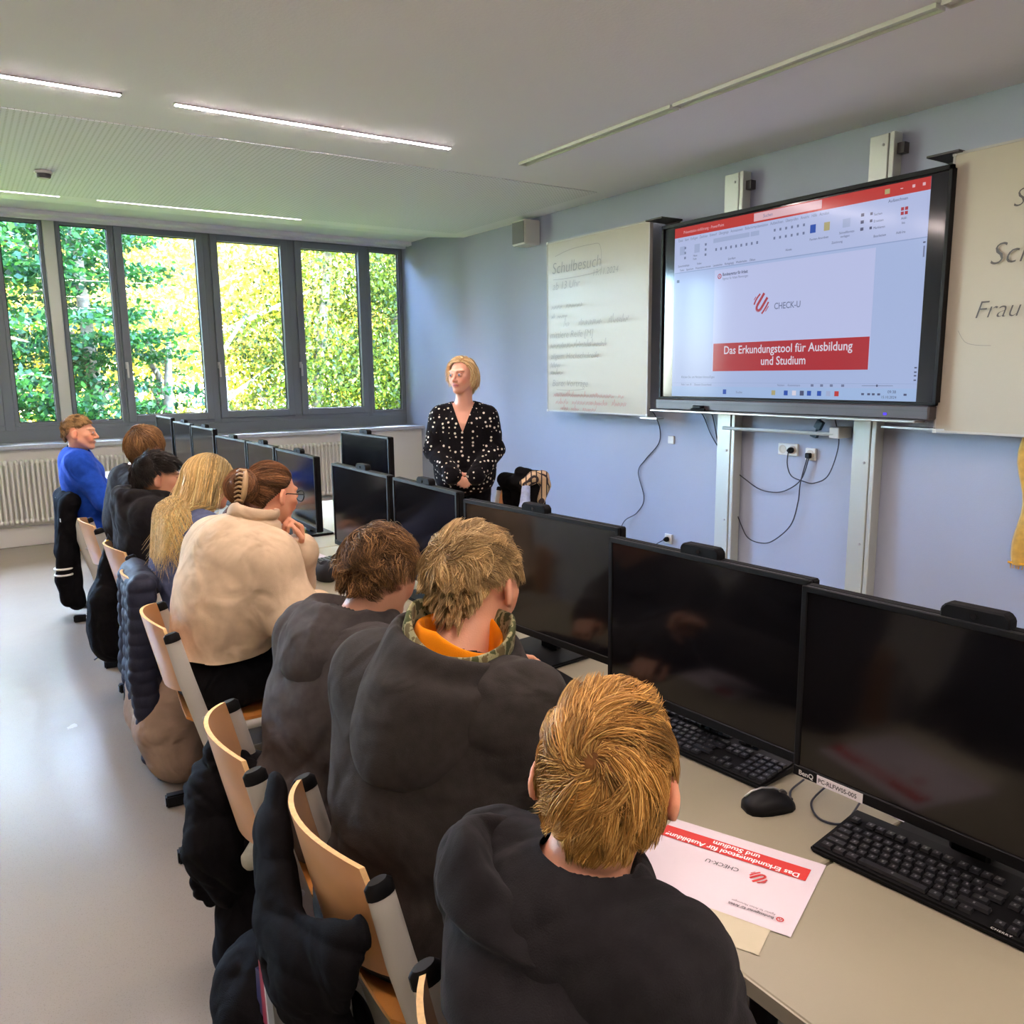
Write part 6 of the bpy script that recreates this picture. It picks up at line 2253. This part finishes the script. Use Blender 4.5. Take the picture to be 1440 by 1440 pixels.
# ------------------------------------------------------------------ 7: brown hair, black t-shirt
loc = np.array([.72, 5.12, 0.0])
P = person('boy with brown hair and plain black shirt, between blue sweater and black hair', loc=loc)
sk = skeleton((.74, 5.12, .57), (.775, 5.10, 1.065), az(5), (.93, 5.36, .79), (1.12, 5.28, .775), (.92, 4.86, .79), (1.10, 4.98, .775), s=1.0, shw=.175)
F = head_frame(az(32, -6))
hc = np.array([.872, 5.06, 1.195])
body(P, loc, sk, hc, F, 1.0, SK2, h=.008)
top(P, loc, sk, 'cloth_black', t=.016, name='shirt', seed=27, amp=.006, freq=10, h=.008, frac=.5)
trousers(P, loc, sk, 'denim_black'); shoes(P, sk, loc)
hb, _ = hair_shell(P, hc, F, 1.0, loc, .014, srgb(84, 58, 36), style='short', seed=11)
strands(hb, hc, F, 1.0, loc, 4000, .085, 6, lambda q, n, t: whorl((0, -.6, .8), .3)(q, n, t) + np.array([0, .2, -.6]), srgb(112, 80, 50), th=.018, lift=.10, width=.0017, clump=.6, ncl=120, seed=19, color2=srgb(150, 112, 70))

# ------------------------------------------------------------------ 8: boy in blue
loc = np.array([.68, 6.22, 0.0])
P = person('boy in a royal blue sweater sitting upright in profile, farthest at the left', loc=loc)
sk = skeleton((.70, 6.22, .56), (.610, 6.15, 1.105), az(-6), (.80, 6.42, .80), (.98, 6.32, .785), (.745, 5.93, .80), (.93, 6.02, .80), s=.98, shw=.165)
F = head_frame(az(-20, -1))
hc = np.array([.650, 6.10, 1.240])
body(P, loc, sk, hc, F, .98, SK1, h=.0055, brow=(.22, .14, .08), neck=.047)
eyes(P, lambda x, y, z: hc + F @ np.array([x, y, z]) * .98, F, .98, loc)
top(P, loc, sk, 'cloth_blue', t=.020, name='sweater', seed=28, amp=.006, freq=10, h=.008)
trousers(P, loc, sk, 'denim_black'); shoes(P, sk, loc)
hb, _ = hair_shell(P, hc, F, .98, loc, .002, srgb(116, 90, 60), style='fade', seed=12, fz=.01)
strands(hb, hc, F, .98, loc, 6000, .042, 5, lambda q, n, t: whorl((0, -.7, .7), .3)(q, n, t) + np.array([0, .5, -.1]), srgb(150, 116, 74), th=.002, lift=.08, width=.0016, stick=True, style='fade', clump=.4, ncl=150, seed=20,
        lenf=lambda d: np.interp(d[:, 2], [-.5, .2, .6], [.2, .4, .9]) * np.where(d[:, 1] > .4, .55, 1))

# ------------------------------------------------------------------ 9: the standing woman
loc = np.array([2.95, 5.02, 0.0])
P = person('standing woman with blond bob in a black v-neck blouse with white dots', loc=loc)
bfv = az(236)
rt = np.cross(bfv, [0, 0, 1.])
hp = np.array([2.95, 5.02, .95]); c7 = np.array([2.955, 5.03, 1.385])
sk = skeleton(hp, c7, bfv, hp - rt * .215 + Zv * .12 + bfv * .03, hp - rt * .085 + bfv * .235 - Zv * .045, hp + rt * .215 + Zv * .12 + bfv * .03, hp + rt * .07 + bfv * .235 - Zv * .04,
              knees=(hp + rt * .09 - Zv * .45, hp - rt * .09 - Zv * .45), ankles=(hp + rt * .10 - Zv * .865 - bfv * .02, hp - rt * .10 - Zv * .865 - bfv * .02), s=1.0, shw=.160)
sk['sr'] = sk['sr'] - Zv * .03; sk['sl'] = sk['sl'] - Zv * .03
F = head_frame(az(208, 3), roll=-.03)
hc = np.array([2.935, 5.00, 1.580])
hands = [dict(w=sk['wr'], d=unit(-rt * .8 + bfv * .2 - Zv * .45), nrm=-bfv, side=Zv, curl=(.5, .55, .6, .6), s=.92),
         dict(w=sk['wl'], d=unit(rt * .8 + bfv * .2 - Zv * .45), nrm=-bfv, side=Zv, curl=(.5, .55, .6, .6), s=.92)]
SKT = srgb(222, 164, 138)
body(P, loc, sk, hc, F, 1.10, SKT, h=.0055, hands=hands, brow=(.30, .17, .09), lips=(.60, .20, .20), W=1.12, belly=.03, neck=.047, blush=.8)
eyes(P, lambda x, y, z: hc + F @ np.array([x, y, z]) * 1.10, F, 1.10, loc, iris=(.12, .20, .30))


def dots_mat():
    m = cloth('dotted_black_blouse', srgb(22, 20, 22), noise=0, bump=.2)
    nt = m.node_tree; N, L = nt.nodes, nt.links
    p = N['Principled BSDF']
    tc = [n for n in N if n.type == 'TEX_COORD'][0]
    v = N.new('ShaderNodeTexVoronoi'); v.inputs['Scale'].default_value = 31; v.inputs['Randomness'].default_value = .45
    L.new(tc.outputs['Object'], v.inputs['Vector'])
    lt = N.new('ShaderNodeMath'); lt.operation = 'LESS_THAN'; lt.inputs[1].default_value = .25
    L.new(v.outputs['Distance'], lt.inputs[0])
    mx = N.new('ShaderNodeMix'); mx.data_type = 'RGBA'
    mx.inputs[6].default_value = srgb(22, 20, 22); mx.inputs[7].default_value = srgb(226, 216, 196)
    L.new(lt.outputs[0], mx.inputs[0]); L.new(mx.outputs[2], p.inputs['Base Color'])
    return m


def blouse(S):
    torso(S, sk, .012, W=1.12, belly=.035)
    arms(S, sk, .026, .03, cuff=.012, frac=.98)
    for q in 'rl':
        S.cap(sk['s' + q] - Zv * .03, (sk['s' + q] + sk['e' + q]) / 2, .072, .066, .03)
        S.cap((sk['e' + q] * .6 + sk['w' + q] * .4), sk['w' + q], .055, .045, .02)
    S.cap(hp - rt * .06 - Zv * .06, hp + rt * .06 - Zv * .06, .155, None, .04)


def vcut(V_):
    q = V_ - c7
    x = np.abs(q @ rt); y = q @ bfv; z = q[:, 2]
    t = (z + .185) / .21
    return np.minimum(np.maximum.reduce([-y, x - .082 * t, -t * .2, z - .2]), np.maximum(-z, np.hypot(x, y - .02) - .085))


garment(P, loc, 'blouse', blouse, dots_mat(), .006, folds(31, .007, 12, [(.3, .3, .2), (1, 0, .3), (0, 1, .3)]), cut=vcut)
trousers(P, loc, sk, 'denim_black', W=1.2); shoes(P, sk, loc)
hb, _ = hair_shell(P, hc, F, 1.10, loc, .006, srgb(176, 138, 90), style='bob', seed=13, fz=.01)


def flowT(q, n, t):
    # parted on her left: hair runs over the top and falls at the sides, off the face
    sd = np.sign(q[:, 0] + .30)
    up_ = np.clip(q[:, 2], 0, 1)
    front = np.clip(q[:, 1], 0, 1) * (q[:, 2] > -.3)
    return np.stack([sd * (.9 * up_ + .5 * front), -.25 * up_ - 1.1 * front * (t < .55), -1.0 + .55 * up_], 1) + np.array([0, .35, 0]) * (t > .75)


strands(hb, hc, F, 1.10, loc, 6000, .145, 10, flowT, srgb(206, 168, 116), th=.006, lift=.24, width=.0017, style='bob', grav=.3, clump=.5, ncl=110, seed=21, jitter=.06, cjit=.10,
        color2=srgb(238, 214, 166), lenf=lambda d: np.interp(d[:, 2], [-.6, .2, .8], [.35, .80, 1.1]))
# ================================================================== coats and bags on the chairs and the floor
M['nylon_black'] = cloth('black_nylon_bag', srgb(19, 18, 19), rough=.8, bump=.3, sheen=0)
M['coat_black'] = cloth('black_coat', srgb(20, 19, 20), rough=.9, sheen=0)
M['puffer'] = mat('navy_puffer_nylon', srgb(36, 38, 52), .7, bump=.1, bscale=200, spec=.2)
M['bag_beige'] = cloth('beige_canvas', srgb(150, 126, 106), nscale=12, bump=.3)
M['reflect'] = mat('reflective_tape', srgb(214, 212, 200), .4)
M['bag_cream'] = cloth('grey_white_cloth', srgb(176, 176, 160), nscale=30)


def sdf_thing(name, label, cat, m, build, base, h=.008, fold=None, part='body', cut=None, group=None):
    r = thing(name, label, cat, base, group=group)
    S = Sdf(); build(S)
    V_, F_ = S.build(h, fold=fold)
    if cut is not None:
        F_ = F_[cut(V_)[F_].all(1)]; u, inv = np.unique(F_, return_inverse=True); V_ = V_[u]; F_ = inv.reshape(F_.shape)
    np_mesh(part, V_ - np.array(base), F_, m, r, smooth=True)
    return r


# long black jacket over the chair of the boy in blue
def b_(S):
    for y in (6.03, 6.12, 6.22, 6.33):
        S.cap((.535, y, .80), (.515, y + .01, .42), .050, .058, .03)
        S.cap((.515, y + .01, .42), (.53, y, .13), .056, .052, .03)
    S.cap((.55, 6.0, .80), (.56, 6.40, .80), .062, .062, .04)
    S.cap((.53, 6.00, .76), (.47, 5.99, .30), .052, .050, .015)
    S.cap((.47, 5.99, .30), (.48, 6.00, .16), .050, .045, .015)


r = sdf_thing('jacket', 'long black jacket with two reflective stripes, hung over the chair of the boy in blue', 'jacket', 'coat_black', b_, (.53, 6.2, .08), .009,
              folds(61, .014, 9, [(0, 1, .15), (.1, 1, 0), (0, 1, -.2)]))
for z in (.335, .375):
    mk('reflective_stripe', MB().tube([(.47 + .052 * math.cos(a), 5.99 + .052 * math.sin(a), z) for a in np.linspace(math.pi * .75, math.pi * 1.85, 12)], .007, 6, flat=((0, 0, 1), 1.0)), 'reflect', r, off=(.53, 6.2, .08))
mk('logo_patch', MB().box((.475, 5.93, .70), (.004, .03, .02)), 'reflect', r, off=(.53, 6.2, .08))


# drawstring bag
def b_(S):
    S.chain([(.555, 4.47, .79), (.55, 4.46, .66), (.535, 4.45, .50), (.53, 4.45, .36), (.53, 4.46, .27)], [.012, .055, .105, .125, .085], .03, ((1, 0, 0), 1.25))
    S.cap((.53, 4.42, .50), (.53, 4.40, .30), .09, .10, .04)


r = sdf_thing('drawstring_bag', 'black drawstring gym bag hanging from the chair back of the boy with black hair', 'bag', 'nylon_black', b_, (.53, 4.45, .20), .007,
              folds(62, .010, 14, [(0, 1, .1), (.3, 1, 0), (0, 1, -.1)]))
mk('cord', MB().tube([(.55, 4.47, .79), (.56, 4.475, .83), (.575, 4.48, .79)], .004, 6).tube([(.50, 4.42, .24), (.46, 4.40, .235), (.44, 4.42, .215)], .004, 6), 'cable', r, off=(.53, 4.45, .20))
mk('toggle', MB().box((.552, 4.465, .795), (.02, .02, .016)), 'brass', r, off=(.53, 4.45, .20), bevel=.004)


# puffer jacket with quilted bands
def quilt(P_):
    return -.003 + .008 * np.sqrt(np.abs(np.sin(P_[:, 2] * math.pi / .052 + .4 * np.sin(P_[:, 1] * 9))))


def b_(S):
    S.cap((.545, 3.44, .78), (.56, 3.76, .78), .052, .055, .03)
    for y in (3.44, 3.52, 3.60, 3.70):
        S.cap((.535, y, .76), (.515, y, .40), .050, .050, .03)
        S.cap((.515, y, .40), (.53, y, .12), .050, .045, .03)
    S.cap((.52, 3.36, .80), (.50, 3.38, .45), .050, .048, .012)
    S.cap((.50, 3.38, .45), (.52, 3.40, .10), .048, .046, .012)


sdf_thing('puffer_jacket', 'navy quilted puffer jacket hung over the chair behind the woman in beige', 'jacket', 'puffer', b_, (.53, 3.55, .04), .007,
          lambda P_: -quilt(P_) + folds(63, .004, 12)(P_))


# beige backpack on the floor
def b_(S):
    S.chain([(.60, 3.46, .30), (.59, 3.42, .20), (.60, 3.38, .10)], [.10, .13, .115], .03, ((0, 1, 0), .72))
    S.ell((.60, 3.40, -.06), (.4, .4, .06), None, .01, True)
    S.cap((.52, 3.70, .36), (.56, 3.60, .22), .045, .10, .04)
    S.cap((.56, 3.60, .22), (.60, 3.52, .10), .10, .11, .04)


r = sdf_thing('backpack', 'beige canvas backpack standing on the floor under the puffer jacket', 'bag', 'bag_beige', b_, (.60, 3.42, 0), .008, folds(64, .014, 9))
mk('loop', MB().tube([(.50, 3.72, .30), (.475, 3.73, .27), (.47, 3.725, .23)], .004, 6).tube([(.475, 3.73, .27), (.49, 3.74, .235)], .004, 6), 'cable', r, off=(.60, 3.42, 0))


# black bag and jacket at the empty looking chair back in the middle
def b_(S):
    S.chain([(.485, 2.10, .66), (.455, 2.10, .52), (.44, 2.06, .42), (.46, 2.02, .33)], [.045, .085, .10, .07], .03, ((1, 0, 0), 1.3))
    S.chain([(.50, 2.08, .60), (.58, 1.93, .56), (.60, 1.80, .53)], [.06, .075, .06], .03)
    S.chain([(.44, 2.12, .40), (.43, 2.10, .27)], [.07, .045], .02)


r = sdf_thing('black_bag', 'soft black bag with pale cloth peeping out, hanging at the middle chair', 'bag', 'nylon_black', b_, (.48, 2.05, .22), .007, folds(65, .022, 14, sharp=2.0))
g = Sdf(); g.cap((.48, 1.90, .43), (.52, 1.88, .46), .022, .045, .02, ((1, .4, 0), 1.6))
V_, F_ = g.build(.007, fold=folds(66, .008, 20)); np_mesh('cloth', V_ - np.array((.48, 2.05, .22)), F_, 'bag_cream', r, smooth=True)


def b_(S):
    S.chain([(.52, 2.02, .40), (.50, 2.02, .22), (.49, 2.03, .10)], [.05, .07, .08], .03, ((0, 1, 0), .8))


sdf_thing('cloth_bag', 'black cloth hanging under the seat of the middle chair down to its foot', 'bag', 'coat_black', b_, (.50, 2.02, .02), .008, folds(67, .008, 10))


# jacket wrapped over the near chair back
def b_(S):
    X2 = ((1, 0, 0), 2.2)
    X2 = ((1, 0, 0), 2.4)
    S.chain([(.455, 1.54, .775), (.428, 1.50, .68), (.405, 1.40, .585)], [.035, .065, .095], .04, X2)
    S.chain([(.458, 1.15, .70), (.425, 1.19, .63), (.402, 1.30, .57)], [.030, .055, .095], .04, X2)
    S.chain([(.41, 1.42, .54), (.405, 1.32, .53)], [.06, .075], .04, ((1, 0, 0), 1.5))
    S.ell((.365, 1.36, .535), (.04, .035, .02), None, .012, True)
    S.chain([(.42, 1.26, .54), (.455, 1.17, .42), (.47, 1.13, .26)], [.06, .06, .045], .03, X2)


sdf_thing('jacket', 'black jacket knotted over the chair back behind the sandy haired boy', 'jacket', 'coat_black', b_, (.43, 1.32, .20), .006, folds(68, .022, 17, sharp=2.0))


# open black school bag on the floor with books
def b_(S):
    S.chain([(.44, 1.62, .10), (.44, 1.62, .28)], [.12, .125], .03, ((0, 1, 0), .85))
    S.cap((.47, 1.45, .10), (.47, 1.44, .26), .11, .12, .04)
    S.ell((.47, 1.44, .42), (.10, .15, .22), None, .015, True)
    S.ell((.46, 1.55, -.05), (.4, .4, .05), None, .01, True)


bg = sdf_thing('school_bag', 'open black school bag full of books on the floor at the bottom of the picture', 'bag', 'nylon_black', b_, (.46, 1.54, 0), .007, folds(69, .010, 11))
M['cover_red'] = mat('red_book_cover', srgb(150, 36, 56), .4)
M['cover_navy'] = mat('navy_book_cover', srgb(40, 42, 84), .4)
M['cover_grey'] = mat('grey_book_cover', srgb(120, 120, 116), .5)
M['pages'] = mat('book_pages', srgb(206, 200, 196), .8, noise=.08, nscale=120)


def book(label, x, y, z, th, w, hgt, m, tilt, rz):
    r = thing('book', label, 'book', (x, y, z), rz, 'books in the open school bag')
    R_ = Matrix.Rotation(tilt, 3, 'X')
    c = MB()
    for s in (-1, 1):
        c.box(R_ @ Vector((0, s * th / 2, hgt / 2)), (w, .003, hgt), R_)
    c.box(R_ @ Vector((-w / 2, 0, hgt / 2)), (.003, th + .003, hgt), R_)
    mk('cover', c, m, r)
    mk('pages', MB().box(R_ @ Vector((.002, 0, hgt / 2 - .002)), (w - .008, th - .003, hgt - .008), R_), 'pages', r)


for i, (lb, y, th, m, hg) in enumerate((('thick white paged book standing tallest in the school bag, nearest the chair', 1.375, .026, 'cover_grey', .36), ('white exercise book beside the tallest book in the school bag', 1.408, .012, 'pages', .34),
                                        ('dark red folder standing in the middle of the school bag', 1.440, .024, 'cover_red', .345), ('white paged book with navy cover in the school bag, left of the red folder', 1.474, .016, 'cover_navy', .31),
                                        ('navy exercise book leaning outermost in the school bag', 1.505, .010, 'cover_navy', .30))):
    book(lb, .465, y + .03, .125, th, .16, hg, m, -.10 + .03 * i, .12)


# dark coat and checked scarf on the chair beside the standing woman
def b_(S):
    S.cap((3.235, 4.55, .84), (3.22, 4.92, .84), .055, .055, .03)
    for y in (4.56, 4.66, 4.78, 4.90):
        S.cap((3.245, y, .82), (3.27, y, .45), .050, .058, .03)
    S.cap((3.20, 4.56, .84), (3.14, 4.55, .60), .040, .045, .02)
    S.cap((3.26, 4.54, .90), (3.23, 4.74, .915), .035, .035, .03)


sdf_thing('coat', 'dark navy coat hung over the chair right of the standing woman', 'coat', 'coat_black', b_, (3.24, 4.74, .38), .009, folds(70, .010, 12))


def check_mat():
    m = mat('checked_scarf', srgb(206, 176, 140), .85)
    nt = m.node_tree; N, L = nt.nodes, nt.links
    tc = [n for n in N if n.type == 'TEX_COORD'][0]
    prev = None
    for ax, rot in (('X', (0, 0, .6)), ('Y', (0, .5, .6))):
        mp = N.new('ShaderNodeMapping'); mp.inputs['Rotation'].default_value = rot
        L.new(tc.outputs['Object'], mp.inputs[0])
        w = N.new('ShaderNodeTexWave'); w.bands_direction = ax; w.inputs['Scale'].default_value = 9
        L.new(mp.outputs[0], w.inputs['Vector'])
        g_ = N.new('ShaderNodeMath'); g_.operation = 'GREATER_THAN'; g_.inputs[1].default_value = .86
        L.new(w.outputs['Fac'], g_.inputs[0])
        if prev is None: prev = g_.outputs[0]
        else:
            mx_ = N.new('ShaderNodeMath'); mx_.operation = 'MAXIMUM'; L.new(prev, mx_.inputs[0]); L.new(g_.outputs[0], mx_.inputs[1]); prev = mx_.outputs[0]
    mx = N.new('ShaderNodeMix'); mx.data_type = 'RGBA'
    mx.inputs[6].default_value = srgb(206, 176, 140); mx.inputs[7].default_value = srgb(50, 40, 40)
    L.new(prev, mx.inputs[0]); L.new(mx.outputs[2], N['Principled BSDF'].inputs['Base Color'])
    return m


def b_(S):
    S.chain([(3.12, 4.54, .87), (3.18, 4.50, .905), (3.25, 4.50, .90), (3.27, 4.505, .84), (3.24, 4.50, .74)], [.022, .036, .042, .040, .026], .02)
    S.chain([(3.18, 4.50, .90), (3.13, 4.52, .86)], [.034, .022], .02)


sdf_thing('scarf', 'beige scarf with dark checks lying on the dark coat', 'scarf', check_mat(), b_, (3.2, 4.53, .70), .006, folds(71, .006, 25))


def b_(S):
    S.chain([(3.13, 4.52, .84), (3.11, 4.51, .70), (3.12, 4.52, .55)], [.028, .036, .03], .02)


sdf_thing('cloth', 'pale blue cloth hanging beside the checked scarf', 'cloth', cloth('pale_blue_cloth', srgb(176, 190, 224)), b_, (3.12, 4.52, .50), .006, folds(72, .004, 20))
